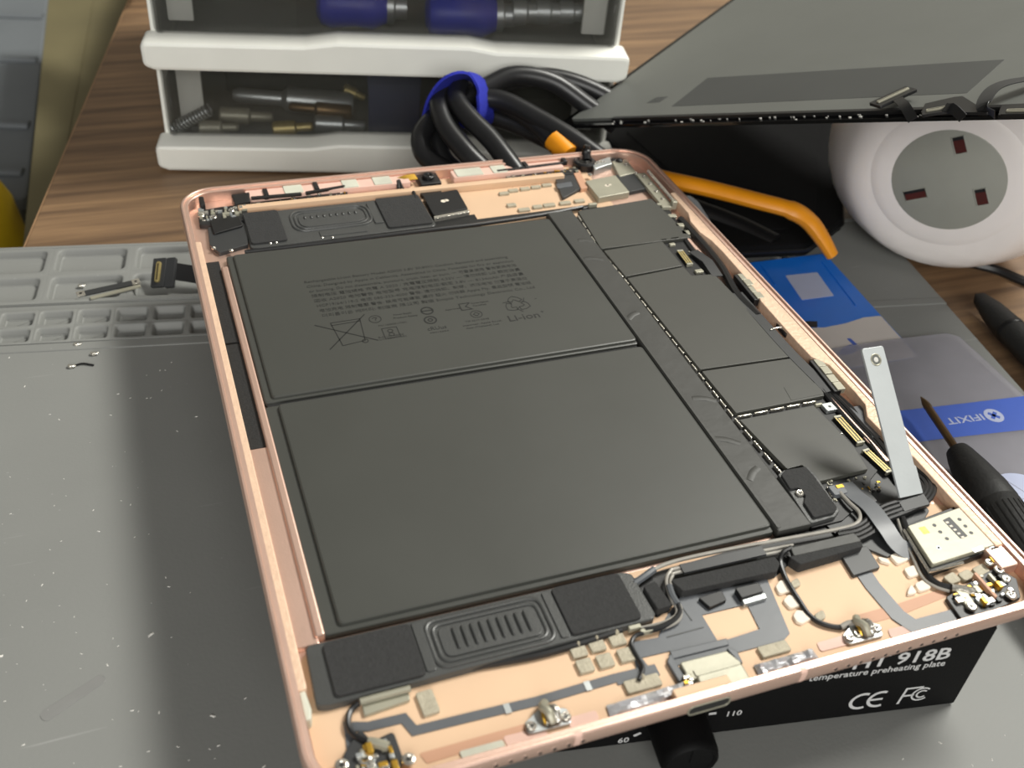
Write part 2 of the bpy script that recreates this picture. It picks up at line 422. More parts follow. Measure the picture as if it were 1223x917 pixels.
for i in range(9):
    a = -math.pi / 2 + math.pi * i / 8; prof.append((max(.5, 44 * math.cos(a) ** .6 if math.cos(a) > 0 else .5), 115 * math.sin(a)))
yb.lathe(prof, (yc.x - 22, yc.y, -170), n=20)
for v in yb.v: v.x += 5 * math.sin(v.z * .07 + v.y * .05); v.y += 6 * math.sin(v.x * .09)
for v in yb.v: v.z = v.z if v.z < -70 else -70
yb.tube([(yc.x - 22, yc.y, -290), (yc.x - 22, yc.y, -740)], [34, 40], 16)
yb.build('carrier_bag', 'yellow', base=(yc.x - 22, yc.y, -740), label='yellow plastic bag standing on the floor by the grey crate', cat='bag')

# ================================================================== repair mat
MO = Vector((-68, 289.7, 0)); MU = Vector((.9888, -.149, 0)).normalized(); MV = Vector((-MU.y, MU.x, 0))
MX = frame(MO, MU, MV, Vector((0, 0, 1)))
matt = thing('repair_mat', MX @ Vector((150, -150, -4)), 'grey silicone repair mat with rows of parts pockets along its back', 'mat')
mo = [(-110, -420), (379, -420), (379, -69), (-110, -69)]
MB().slab(mo, -4, 0, [6, 6, 0, 0], .5, xf=MX).build('work_surface', 'rubber', matt)
MB().slab(rect(-110, 379, -69, 0), -4, -2.6, [0, 0, 5, 5], 0, xf=MX).build('tray_base', 'rubber', matt)
def pocket(x0, x1, y0, y1, gx, gy, zt=.9, zf=-2.0, r=2.6):
    b = MB(); ri = rpoly(rect(x0 + gx, x1 - gx, y0 + gy, y1 - gy), r, 4); k = len(ri)
    cx, cy = (x0 + x1) / 2, (y0 + y1) / 2
    outer = [(x0 if q[0] < cx else x1, y0 if q[1] < cy else y1) for q in ri]
    l2 = inset(ri, .35); l3 = inset(ri, .9); l4 = inset(ri, 1.4)
    vs = [(*q, -2.6) for q in outer] + [(*q, zt - .25) for q in outer] + [(*q, zt) for q in inset(ri, -.45)] + [(*q, zt - .15) for q in ri] + [(*q, zt - .6) for q in l2] + [(*q, zf + .35) for q in l3] + [(*q, zf) for q in l4]
    fs = []
    for a in range(6):
        for i in range(k):
            j = (i + 1) % k; fs.append([a * k + i, a * k + j, (a + 1) * k + j, (a + 1) * k + i])
    fs.append([6 * k + i for i in range(k)]); b.add(vs, fs); b.flat.add(len(b.f) - 1); return b
def pockets(name, x_start, count, pitch, y0, y1, gx, gy, r):
    me = pocket(0, pitch, y0, y1, gx, gy, r=r).mesh(name); me.materials.append(M['rubber'])
    for i in range(count):
        o = bpy.data.objects.new(name, me); COL.objects.link(o)
        wm = Matrix.Translation((MX @ Vector((x_start + i * pitch, 0, 0))) * S) @ MX.to_3x3().to_4x4()
        o.parent = matt; o.matrix_parent_inverse = WORLD[matt.name].inverted(); o.matrix_basis = wm
pockets('large_pocket', -69.5, 13, 30, -20.9, -1.6, 2.0, 1.7, 2.8)
pockets('large_pocket', -69.5, 13, 30, -40.2, -20.9, 2.0, 1.9, 2.8)
pockets('small_pocket', -71.6, 30, 13.2, -55.2, -44.8, 1.0, 1.0, 1.6)
pockets('small_pocket', -71.6, 30, 13.2, -65.0, -55.2, 1.0, 1.0, 1.6)
rim = MB()
rim.slab(rect(-110, 379, -1.6, 0), -4, .9, 0, .4, xf=MX).slab(rect(-110, 379, -44.8, -40.2), -4, -.3, 0, .3, xf=MX).slab(rect(-110, 379, -69.5, -65.0), -4, .5, 0, .6, xf=MX)
rim.build('tray_rail', 'rubber', matt)
MB().slab(rect(-110, -71.6, -65, -1.6), -4, .8, 0, .4, xf=MX).build('tray_end', 'rubber', matt)
MB().slab(rect(324.4, 379, -65, -1.6), -4, .2, 0, .4, xf=MX).build('tray_end', 'rubber', matt)

# ================================================================== preheating plate
PO = Vector((170.7, 1.4, 0)); PU = Vector((-.987, .162, 0)).normalized(); PN = Vector((-.162, -.987, 0)).normalized()
PX = frame(PO, -PU, -PN, Vector((0, 0, 1)))          # local: x to the right, y to the back, z up; front face at y = 0
heat = thing('preheating_plate', PX @ Vector((-75, 70, 0)), 'black preheating plate with dial knob and white lettering under the tablet', 'heating plate')
MB().slab(rect(-150, -1.2, 1.0, 140), 1.2, 32.6, 1.0, .4, xf=PX).build('body', 'heater', heat)
fp = MB().slab(rect(-150.5, 0, 0.0, 32.2), 0, 1.0, 0.6, .15, xf=frame(PO + Vector((0, 0, .6)) - PN * 1.0, -PU, Vector((0, 0, 1)), PN)).build('front_panel', 'heater', heat)
MB().slab(rect(-146, -4, 5, 136), 32.6, 33.85, 3, .4, xf=PX).build('heating_surface', mat('dark_anodised_plate', (60, 60, 62), .4, .5, .05, 80), heat)
MB().box(-1.2, 0.2, 0.6, 140, .6, 32.8, 0, 0, xf=PX).build('side_panel', 'heater', heat)
for a, b in ((-140, 8), (-10, 8), (-10, 130), (-140, 130)):
    MB().lathe([(4, 0), (4.5, .3), (4.5, 1.2)], PX @ Vector((a, b, 0)), n=12).build('foot', 'black', heat)
kn = MB().lathe([(7.2, 0), (7.6, .6), (7.3, 11.0), (6.9, 12.4), (6.3, 12.9), (5.8, 12.6), (5.6, 12.3)], PX @ Vector((-80, 0, 9.8)), PN, 28).build('knob', 'heater', heat)
MB().box(-.4, .4, 0, 5.4, 0, .25, xf=frame(PX @ Vector((-80, -12.3, 9.8)), -PU, Vector((0, 0, 1)), PN)).build('pointer', 'heater', kn)
def PT(x, z): return frame(PX @ Vector((x, -.02, z)), -PU, Vector((0, 0, 1)), PN)
text('printed_text', 'temperature preheating plate', 3.3, PT(-47, 18.9), 'wprint', heat, width=37.4, bold=.03)
text('printed_text', 'HT 918B', 6.6, PT(-36.5, 21.9), 'wprint', heat, width=26.5, bold=.10)
text('dial_number', '60', 3.0, PT(-93.8, 1.4), 'wprint', heat, bold=.03)
text('dial_number', '110', 3.0, PT(-66.6, 7.5), 'wprint', heat, bold=.03)
def arc(cx, cz, r, a0, a1, n=14): return [(cx + r * math.cos(math.radians(a0 + (a1 - a0) * i / n)), cz + r * math.sin(math.radians(a0 + (a1 - a0) * i / n))) for i in range(n + 1)]
ce = MB()
ce.flatpath(arc(-28.8, 7.0, 3.1, 65, 295), .9, 0, .04).flatpath(arc(-23.8, 7.0, 3.1, 65, 295), .9, 0, .04).flatpath([(-26.6, 7.0), (-22.9, 7.0)], .8, 0, .04)
ce.v = [PT(0, 0) @ v for v in ce.v]
ce.build('printed_mark', 'wprint', heat)
fc = MB()
fc.flatpath([(-17.6, 3.6), (-17.0, 10.2), (-12.2, 10.2)], .65, 0, .04).flatpath([(-17.2, 7.0), (-14.0, 7.0)], .65, 0, .04)
fc.flatpath(arc(-11.9, 7.0, 2.6, 45, 315), .5, 0, .04).flatpath(arc(-11.7, 7.0, 1.45, 45, 315), .5, 0, .04)
fc.v = [PT(0, 0) @ v for v in fc.v]
fc.build('printed_mark', 'wprint', heat)
for x, z, a in ((-89.0, 4.3, 30), (-70.2, 9.6, 0)):
    tk = MB().box(-1.0, 1.0, -.45, .45, 0, .04, .2, xf=PT(x, z) @ Matrix.Rotation(math.radians(a), 4, 'Z')).build('dial_tick', 'wprint', heat)

# ================================================================== tablet
W_, H_ = 188.0, 250.6
TB = thing('tablet', (W_ / 2, H_ / 2, 33.9), 'opened rose gold tablet showing its black battery, speakers and circuit board', 'tablet')
def rr_loop(ins, r0=13.0, n=10):
    r = max(.6, r0 - ins); x0, x1, y0, y1 = ins, W_ - ins, ins, H_ - ins; out = []
    for cx, cy, a0 in ((x1 - r, y0 + r, -90), (x1 - r, y1 - r, 0), (x0 + r, y1 - r, 90), (x0 + r, y0 + r, 180)):
        for i in range(n + 1):
            a = math.radians(a0 + 90 * i / n); out.append((cx + r * math.cos(a), cy + r * math.sin(a)))
    return out
prof = [(6, 33.9), (2.2, 34.1), (1.0, 34.8), (.35, 35.8), (.05, 37), (0, 38.3), (0, 39.3), (.2, 39.75), (.55, 40.0), (1.05, 40.0), (1.25, 39.8), (1.3, 39.35), (2.6, 39.3), (2.8, 39.1), (2.9, 35.4)]
hb = MB(); vs = []; fs = []; k = 0
for i_, z_ in prof:
    l = rr_loop(i_); k = len(l); vs += [(x, y, z_) for x, y in l]
for a in range(len(prof) - 1):
    for i in range(k):
        j = (i + 1) % k; fs.append([a * k + i, a * k + j, (a + 1) * k + j, (a + 1) * k + i])
fs.append(list(range(k))[::-1]); fs.append([(len(prof) - 1) * k + i for i in range(k)])
hous = hb.add(vs, fs).build('housing', 'rose', TB, ang=30)
def part(name, m, pts, z0, z1, r=.4, ch=.2, parent=None, label=None, kind=None, n=4):
    return MB().slab(pts, z0, z1, r, ch, n).build(name, m, parent or TB, label=label, kind=kind)
F0 = 35.4                                                # inner floor
part('floor_plate', 'rose_floor', rect(3.2, 185, 3.2, 41), F0 - .1, F0 + .1, 9, 0, hous)
part('floor_plate', 'rose_floor', rect(86, 160, 206, 247), F0 - .1, F0 + .15, 2, 0, hous)
# left side: glue ledge, foam slot, ridge and shelf
part('glue_ledge', 'glue', rect(1.6, 4.4, 28, 214), F0, 39.3, .6, .25, hous)
part('side_shelf', 'rose', rect(4.3, 9.6, 40.5, 108.2), F0, 37.0, .4, .3, hous)
part('side_ridge', 'rose', rect(8.9, 11.2, 42, 199), F0, 37.9, .6, .5, hous)
part('foam_strip', 'foamstrip', rect(4.5, 8.9, 108.6, 157.0), F0, 36.6, .2, .1)
part('foam_strip', 'foamstrip', rect(4.5, 8.9, 158.0, 204.5), F0, 36.6, .2, .1)
# right side: broad wavy shelf
wav = [(185.4, 20), (185.4, 212), (183.2, 212), (182.8, 196), (180.8, 190), (180.6, 182), (182.0, 176), (182.4, 168), (182.0, 150), (181.4, 141), (179.8, 136), (179.4, 112), (179.6, 104), (183.0, 99), (183.2, 85), (182.8, 79), (180.0, 74), (180.4, 62), (182.8, 55), (182.6, 40), (182.6, 34), (182.8, 20)]
part('glue_ledge', 'glue', wav, F0, 39.15, .8, .3, hous)
part('side_slot', 'black', rect(179.1, 179.5, 118, 124), 36.6, 38.2, 0, 0, hous)
for pa, pb in (((820, 283), (856, 324)), ((989, 473), (1060, 550))):
    a = at(*pa, 37.6); c = at(*pb, 37.6)
    part('inner_rib', 'rose', [(a.x - .7, a.y), (a.x + .9, a.y), (c.x + .9, c.y), (c.x - .7, c.y)], F0, 37.6, .3, .3, hous)
# front face: speaker holes, antenna bands, port
def frontx(px, py):
    return onplane(px, py, Vector((0, 0, 0)), Vector((0, -1, 0)))
for i in range(10):
    x = 28 + i * 3.25
    for nm in ('a',): MB().lathe([(.75, -.12), (.8, .0), (.72, .06), (.5, .06), (.46, -.1)], (x + .01, .02, 37.4), (0, -1, 0), 12).build('speaker_hole', 'rose', hous); MB().lathe([(.5, .0), (.5, .07)], (x, .02, 37.4), (0, -1, 0), 10).build('hole_core', 'black', hous)
for i in range(11):
    x = 120.5 + i * 3.45
    MB().lathe([(.75, -.12), (.8, .0), (.72, .06), (.5, .06), (.46, -.1)], (x, .02, 37.4), (0, -1, 0), 12).build('speaker_hole', 'rose', hous); MB().lathe([(.5, .0), (.5, .07)], (x, .02, 37.4), (0, -1, 0), 10).build('hole_core', 'black', hous)
for x in (56.0, 126.0 - 14.5):
    b = MB(); pr_ = [(i_, z_) for i_, z_ in prof[2:11]]
    vs = []; fs = []
    for i_, z_ in pr_:
        for xx in (x - .8, x + .8): vs.append((xx, i_ - .05, z_ + (.03 if z_ > 39.5 else 0)))
    for a in range(len(pr_) - 1): fs.append([a * 2, a * 2 + 1, a * 2 + 3, a * 2 + 2])
    b.add(vs, fs).build('antenna_band', 'pink', hous)
po = MB().slab(rect(-5.2, 5.2, -1.5, 1.5), -.2, .05, 1.45, .05, 6, xf=frame(Vector((87.5, .0, 37.2)), Vector((1, 0, 0)), Vector((0, 0, 1)), Vector((0, -1, 0)))).build('port_opening', 'black', hous)
b = MB().tube([Vector((87.5 + x, -.05, 37.2 + z)) for x, z in rpoly(rect(-5.2, 5.2, -1.5, 1.5), 1.45, 6)], .22, 6, closed=True).build('port_lip', 'nickel', po)

# ---- battery
bat = part('battery_cell', 'cell', rect(11.4, 129.5, 126.0, 205.8), F0, 37.4, 1.2, .5, label='upper battery pouch with printed markings')
part('pouch_face', 'cell', rect(13.6, 129.4, 127.0, 205.2), 37.0, 38.2, 1.6, .6, bat)
batl = part('battery_cell', 'cell', rect(10.9, 129.5, 42.0, 124.6), F0, 37.2, 1.2, .5, label='lower battery pouch')
part('pouch_face', 'cell', rect(14.6, 129.4, 43.4, 123.9), 37.0, 38.2, 1.6, .6, batl)
part('battery_seam', 'foamstrip', rect(12, 129, 124.4, 126.2), F0, 36.6, 0, 0)
tp = part('battery_tape', 'tape', rect(129.7, 139.9, 41.0, 209.0), F0, 38.25, .5, .4)
part('tape_fold', 'tape', rect(130.0, 131.2, 42, 208), 38.2, 38.45, .3, .12, tp)
for (x0, y0, x1, y1) in ((134, 188, 139, 186), (131.4, 176, 138, 173.5), (131, 138, 136, 141), (133, 96, 139.6, 93), (131, 78, 137, 74), (132, 60, 137, 64)):
    MB().tube(catmull([(x0, y0, 38.2), ((x0 + x1) / 2, (y0 + y1) / 2 + .5, 38.3), (x1, y1, 38.2)], 4), 1.1, 8, flat=.16).build('tape_wrinkle', 'tape', tp)
zt = 38.22
lines = ['Rechargeable Li-ion Battery Model A2020 3.8V 30.8Wh Caution: Removal and assembling', 'China. Designed by Apple in California. Assembled in China. Potential for fire or explosion', 'or burning. Do not disassemble, puncture, crush, heat, or burn. 一 可重复使用 警告更换电池', '限制电压 電池規格 充電 A 2020 / 充電電圧限制 4.35V — 请勿拆卸 LG 额定容量', '回收 A2020 电池警告 电池型号 充电限制电压/额定 3.8V — 8134mAh 产品容量', 'HCP19/64/119-2 电话 080-333-4000 警告: 请勿拆卸、刺穿、挤压电池 勿置于高温处', '电池充电 限制電壓 警告: 誤用可能導致 爆炸 起火 勿拆解 Apple Pty. 產品型號 電池組', '더리튬이온 배터리: 制造商 限公司 製造 Simplo Technology Electronic Co., Ltd']
for i, s in enumerate(lines):
    yy = 182.4 - i * 2.86
    text('printed_text', s, 1.95, Matrix.Translation((33.6 + i * .25, yy, zt)), 'print', bat, width=72.0 + (-.9 if i == 0 else 0))
# crossed-out wheeled bin
b = MB(); st = lambda p, w=.35, c=False: b.flatpath(p, w, zt, zt + .03, c)
st([(32.2, 158.6), (49.4, 146.4)], .4); st([(34.2, 145.2), (48.6, 160.8)], .4)
st([(37.2, 158.6), (46.6, 158.8), (45.6, 147.2), (38.4, 146.2)], .3, True); st([(37.0, 157.2), (46.6, 157.6)], .3)
st(arc(45.6, 147.0, .9, 0, 350, 12), .3)
b.build('printed_bin_symbol', 'print', bat)
# certification marks
def ring(cx, cy, rx, ry, w=.3, n=20):
    b.flatpath([(cx + rx * math.cos(2 * math.pi * i / n), cy + ry * math.sin(2 * math.pi * i / n)) for i in range(n)], w, zt, zt + .03, True)
for cx, cy, sym in ((at(448, 381, zt).x, at(448, 381, zt).y, '?'), (at(510, 371, zt).x, at(510, 371, zt).y, '-'), (at(514, 382, zt).x, at(514, 382, zt).y, 'o'), (at(569, 375, zt).x, at(569, 375, zt).y, 'd')):
    b = MB()
    ring(cx, cy, 1.9, 1.9, .28 if sym in '?d' else .55)
    if sym == '-': st([(cx - 1.8, cy), (cx + 1.8, cy)], .5)
    elif sym == 'o': ring(cx, cy, .7, .7, .45)
    elif sym == 'd': ring(cx, cy, 1.0, 1.0, .3, 4)
    else: st([(cx - .9, cy + .4), (cx - .2, cy + .9), (cx + .6, cy + .5), (cx, cy - .3), (cx, cy - .8)], .3)
    b.build('printed_mark', 'print', bat)
for px, py, s, sz, wd in ((470, 377, 'Power Supply', 1.2, 6), (470, 381, 'Product Safety', 1.2, 8), (452, 390, 'MU 160030-17001', 1.1, 9), (452, 404, 'R-33145 A2020', 1.1, 8), (450, 407, 'YU10380-17001', 1.1, 9.5), (532, 371, 'Approved', 1.1, 5),
                          (511, 395, 'cRUus', 2.6, 6.2), (514, 398.5, 'MH13654', 1.0, 6), (563, 363, 'Korea Agency', 1.1, 6), (565, 366, 'Certified', 1.1, 4.5), (556, 385, 'TIS 2217-2548', 1.1, 8), (553, 390, 'Importer: Apple South', 1.1, 13), (557, 393, 'Asia (Thailand) Ltd', 1.1, 11)):
    q = at(px, py, zt); text('printed_text', s, sz, Matrix.Translation((q.x, q.y, zt)), 'print', bat, width=wd)
q = at(467, 397, zt); b = MB(); st([(q.x - 2.4, q.y - 2.6), (q.x + 2.4, q.y - 2.6), (q.x + 2.4, q.y + 2.6), (q.x - 2.4, q.y + 2.6)], .28, True); ring(q.x, q.y + .9, .8, .8, .3); ring(q.x, q.y - .9, .8, .8, .3); b.build('printed_mark', 'print', bat)
q = at(556, 366, zt); b = MB(); st([(q.x - 1.8, q.y - 1.8), (q.x - 1.8, q.y + 1.8), (q.x + 1.8, q.y + 1.8)], .4); st([(q.x + 1.8, q.y + 1.8), (q.x, q.y), (q.x + 1.8, q.y - 1.8), (q.x - 1.8, q.y - 1.8)], .4); b.build('printed_mark', 'print', bat)
# recycling arrows
q = at(617, 363, zt); b = MB()
for kx in range(3):
    a = math.radians(90 + 120 * kx); rot = Matrix.Rotation(a, 2)
    P = [(2.1, 2.3), (3.6, 1.6), (4.6, .2), (3.6, -1.6), (2.1, -2.6), (1.2, -1.2), (2.4, -.2)]
    P2 = [(2.1, 2.3), (1.3, 1.1), (2.6, .4), (2.4, -.2)]
    for pp in (P, P2):
        w2 = [(q.x + (rot @ Vector(p_)).x, q.y + (rot @ Vector(p_)).y) for p_ in pp]; st(w2, .3)
    tip = [(q.x + (rot @ Vector(p_)).x, q.y + (rot @ Vector(p_)).y) for p_ in ((1.2, -1.2), (.9, -2.7), (2.9, -3.6))]
    st(tip, .3)
b.build('printed_recycling_symbol', 'print', bat)
q = at(608, 384, zt); text('printed_text', 'Li-ion', 4.4, Matrix.Translation((q.x, q.y, zt)), 'print', bat, width=10.6, bold=.03)
q = at(646, 374, zt); text('printed_text', '+', 2.4, Matrix.Translation((q.x, q.y, zt)), 'print', bat)
q = at(639, 358, zt); text('printed_text', '-', 2.8, Matrix.Translation((q.x, q.y, zt)), 'print', bat)

# ---- logic board
pcbp = [(140.2, 40.8), (150, 41), (163, 47)] + Q(36.7, (1040, 572), (1057, 551), (988, 476), (853, 326), (820, 286), (796, 244)) + [(146, 212), (140.2, 205)]
brd = part('circuit_board', 'pcb', pcbp, F0 + .2, 36.7, .5, .1)
zs = 38.0
shields = [Q(zs, (690, 252), (778, 237), (826, 283), (718, 297)), Q(zs, (721, 299), (791, 288), (815, 317), (747, 330)),
           Q(zs, (749, 332), (816, 318.5), (826, 329), (853, 327), (948, 425), (836, 441)), Q(zs, (838, 443), (949, 427), (985, 472), (879, 493)),
           Q(zs, (883, 501), (972, 484), (1020, 533), (1037, 560), (977, 575), (958, 555), (940, 560))]
for i, p in enumerate(shields):
    part('board_shield', 'shield', p, 36.4, zs - (.03 if i in (3,) else 0), .5, .15, brd)
part('shield_tape', 'shield', Q(38.02, (936, 462), (976, 457), (984, 470), (945, 478)), 37.9, 38.06, .2, .05, brd)
# row of bright shield clips down the left side and across
def clip(x0, x1, y0, y1, z0=36.6, z1=37.7): MB().box(x0, x1, y0, y1, z0, z1, 0, .1).build('shield_clip', 'silver', brd)
edge = [at(px, py, 37.7) for px, py in ((938, 566), (879, 497), (836, 443), (747, 331), (719, 298), (692, 256))]
for p_, q_ in zip(edge[:-1], edge[1:]):
    n_ = max(1, int((q_ - p_).length / 4.4))
    for i in range(n_):
        a = p_.lerp(q_, (i + .1) / n_); c = p_.lerp(q_, (i + .84) / n_)
        b = MB().slab([(a.x - 1.0, a.y), (a.x - .55, a.y), (c.x - .55, c.y), (c.x - 1.0, c.y)], 36.6, 37.8, 0, .1)
        b.build('shield_clip', 'silver', brd)
A0, A1 = at(880, 496, 38), at(985, 475, 38)
for i in range(5):
    a = A0.lerp(A1, (i + .06) / 5.4); c = A0.lerp(A1, (i + .86) / 5.4); clip(a.x, c.x, a.y - .35, c.y + .1)
A0, A1 = at(962, 575, 37.5), at(1037, 560, 37.5)
for i in range(4):
    a = A0.lerp(A1, (i + .1) / 4); c = A0.lerp(A1, (i + .8) / 4); clip(a.x, c.x, a.y - .3, c.y + .1, 36.6, 37.6)
# connector areas
def conn(px0, px1, wd=2.2, z=36.7, h=1.0, m2='brass', caps=True):
    a = at(*px0, z + h); c = at(*px1, z + h); d = (c - a); L = math.hypot(d.x, d.y); ux = Vector((d.x / L, d.y / L, 0)); uy = Vector((-ux.y, ux.x, 0))
    X = frame(Vector((a.x, a.y, z)), ux, uy, Vector((0, 0, 1)))
    o = MB().box(0, L, -wd / 2, wd / 2, 0, h, .15, .1, xf=X).build('connector', 'pcb', brd)
    MB().box(.6, L - .6, -wd / 2 + .1, -wd / 2 + .55, 0, h + .08, xf=X).box(.6, L - .6, wd / 2 - .55, wd / 2 - .1, 0, h + .08, xf=X).build('pin_row', m2, o)
    MB().box(.9, L - .9, -.3, .3, h - .1, h + .05, xf=X).build('connector_tongue', m2, o)
    if caps: MB().box(-.3, .5, -wd / 2, wd / 2, 0, h + .15, .2, .1, xf=X).box(L - .5, L + .3, -wd / 2, wd / 2, 0, h + .15, .2, .1, xf=X).build('connector_cap', 'nickel', o)
    return o
conn((812, 299), (824, 315), 2.4); conn((1000, 497), (1028, 528), 2.6); conn((1034, 537), (1062, 563), 2.4)
def chip(px, py, w, d, h, m='nickel', z=36.7, rz=0, name='metal_can', parent=None):
    q = at(px, py, z + h); X = frame(Vector((q.x, q.y, z)), Vector((math.cos(rz), math.sin(rz), 0)), Vector((-math.sin(rz), math.cos(rz), 0)), Vector((0, 0, 1)))
    return MB().box(-w / 2, w / 2, -d / 2, d / 2, 0, h, min(w, d) * .15, min(.15, h * .3), xf=X).build(name, m, parent or brd)
chip(793, 286, 2.6, .9, 1.3); chip(806, 284, 3.4, .9, 1.3); chip(803, 291, 2.2, 1.4, .9); chip(835, 323, 3.0, 1.9, .9)
c_ = chip(991, 485, 4.0, 3.4, 1.2, 'steel'); q = at(991, 485, 37.95); MB().lathe([(.45, 0), (.45, .06)], (q.x, q.y, 37.88), n=10).build('vent_hole', 'black', c_)
chip(978, 482, 2.4, .8, 1.0); chip(823, 300, .6, .6, .5); chip(985, 499, .6, .6, .6, 'silver'); chip(1005, 517, .6, .6, .6, 'silver')
# lower edge of the board: covered plate with screw, coax connector, passives
pl = Q(38.7, (932, 569), (937, 562), (962, 557), (972, 567), (1001, 607), (996, 614), (972, 621))
cp = part('connector_cover', 'spk', Q(38.2, (929, 566), (936, 561), (965, 556), (975, 567), (1003, 609), (998, 616), (968, 625)), 36.6, 38.1, 1.0, .2)
part('cover_pad', 'foam', Q(38.8, (933, 567), (938, 561), (962, 557), (972, 568), (1000, 606), (996, 612), (972, 618), (960, 600), (962, 592), (954, 582), (944, 584)), 38.0, 38.9, .7, .2, cp)
q = at(955, 589, 38.4); disc_screw(cp, q.x, q.y, 38.1, 1.2)
q = at(980, 621, 37); disc_screw(brd, q.x, q.y, 36.6, .6)
cx_ = chip(1001, 584, 4.4, 3.6, 1.5, 'flex', rz=0, name='coax_plug'); chip(1003, 580, 2.4, 1.2, 1.7, 'gold', name='plug_contact', parent=cx_)
def specks(name, pts, z, n, parent, cols=('silver', 'nickel', 'gold', 'black'), smin=.35, smax=1.1, hmax=.8):
    p = Q(z, *pts); xs = [q[0] for q in p]; ys = [q[1] for q in p]
    def ins(x, y):
        c = False; j = len(p) - 1
        for i in range(len(p)):
            if (p[i][1] > y) != (p[j][1] > y) and x < (p[j][0] - p[i][0]) * (y - p[i][1]) / (p[j][1] - p[i][1]) + p[i][0]: c = not c
            j = i
        return c
    bs = {m: MB() for m in cols}; cnt = 0; tries = 0
    while cnt < n and tries < n * 30:
        tries += 1; x = random.uniform(min(xs), max(xs)); y = random.uniform(min(ys), max(ys))
        if not ins(x, y): continue
        a, c = random.uniform(smin, smax), random.uniform(smin, smax) * .6
        if random.random() < .5: a, c = c, a
        bs[random.choice(cols)].box(x - a / 2, x + a / 2, y - c / 2, y + c / 2, z - .1, z + random.uniform(.2, hmax), 0, .06); cnt += 1
    for m, b in bs.items():
        if b.v: b.build(name, m, parent, kind='stuff')
specks('small_components', [(978, 578), (1035, 563), (1060, 585), (1000, 600)], 36.7, 46, brd)
specks('small_components', [(985, 573), (993, 571), (1000, 598), (992, 600)], 36.7, 26, brd, ('silver', 'nickel'))
# black film under the cables right of the board
part('board_film', 'flexdark', Q(36.2, (1000, 600), (1030, 560), (1062, 552), (1085, 575), (1110, 610), (1085, 650), (1060, 665), (1000, 640), (985, 625)), F0, 36.2, .8, .1)

# ---- cables along the right wall
def cable(name, m, pts, r, parent=None, n=8, seg=6, flat=1.0, label=None):
    P = [at(px, py, z) for px, py, z in pts]
    return MB().tube(catmull(P, seg), r, n, flat=flat).build(name, m, parent or TB, label=label)
cable('side_cable', 'cable', [(812, 262, 36.8), (838, 290, 37), (862, 320, 37), (880, 352, 37.0), (905, 378, 37)], 1.5)
cable('side_cable', 'cable', [(803, 262, 36.6), (826, 298, 36.6), (850, 328, 36.6), (876, 366, 36.6), (905, 384, 36.6)], 1.2)
sl = [(880, 352, 37.0), (915, 392, 37.2), (945, 425, 37.2), (975, 455, 37.2), (990, 470, 37.2)]
MB().ribbon(catmull([at(*p) for p in sl], 6), (1, .1, 0), 3.8, 1.8).build('cable_sleeve', 'flexdark', TB)
for dx, z in ((-5, 37.3), (1, 36.9), (7, 37.2), (12, 36.6)):
    cable('side_cable', 'cable', [(985 + dx * .6, 466, z), (1003 + dx, 486, z), (1022 + dx, 508, z - .3), (1042 + dx, 528, z - .4), (1060 + dx, 552, z - .4), (1078 + dx, 575, z - .3)], .85)
MB().ribbon([at(1020, 486, 37), at(1034, 500, 37.2), at(1050, 522, 37.2)], (1, .2, 0), 4.2, .4).build('cable_clip', 'flex', TB)
q = [at(920, 394, 38.2), at(930, 391, 38.4), at(938, 393, 38)]
MB().tube(catmull(q, 5), .3, 6).build('bright_wire', 'silver', TB)
MB().ribbon([at(828, 300, 37.6), at(845, 312, 38.2), at(857, 330, 37.8)], (1, .2, 0), 4.0, .4).build('cable_clip', 'flexdark', TB)
# side button switches
for (a, c, nseg) in (((884, 326), (909, 356), 4), ((975, 428), (1005, 465), 4)):
    P0 = at(*a, 39.2); P1 = at(*c, 39.2); d = (P1 - P0); L = d.length; ux = d.normalized(); uy = Vector((-ux.y, ux.x, 0))
    X = frame(Vector((P0.x, P0.y, 36.2)), ux, uy, Vector((0, 0, 1)))
    o = MB().box(0, L, -2.4, .3, 0, 2.6, .3, .2, xf=X).build('button_switch', 'black', TB)
    for i in range(nseg):
        MB().box(L * i / nseg + .15, L * (i + 1) / nseg - .15, -1.2, 1.6, 1.2, 2.9 + .15 * (i % 2), .2, .15, xf=X).build('switch_plate', 'nickel', o)
# top right: bright contacts beside the board
for px, py, w_, d_ in ((796, 246, 3.8, 1.5), (803, 257, 3.2, 2.0), (812, 268, 3.2, 2.2), (819, 277, 3.0, 2.6), (788, 243, 2.2, 1.2)):
    chip(px, py, w_, d_, 1.8, 'nickel', z=36.2, rz=-.2, name='contact_spring')
# top right antenna module along the wall
P0 = at(772, 203, 39); P1 = at(806, 243, 39); d = P1 - P0; L = d.length; ux = d.normalized(); uy = Vector((-ux.y, ux.x, 0)); X = frame(Vector((P0.x, P0.y, 36.4)), ux, uy, Vector((0, 0, 1)))
am = MB().box(0, L, -4.6, -.2, 0, 1.4, .4, .2, xf=X).build('antenna_module', 'nickel', TB)
MB().tube([X @ Vector((1, .4, 2.6)), X @ Vector((L - 1, .4, 2.6))], .7, 8).build('bright_bar', 'silver', am)
MB().box(L - 2.2, L, -.8, 1.2, 0, 3.2, .3, .3, xf=X).build('end_block', 'nickel', am)
for i in range(4): MB().lathe([(.7, 0), (.8, .3), (.4, .6)], X @ Vector((L * (.12 + .22 * i), -2.4, 1.4)), n=10).build('rivet', 'silver', am)

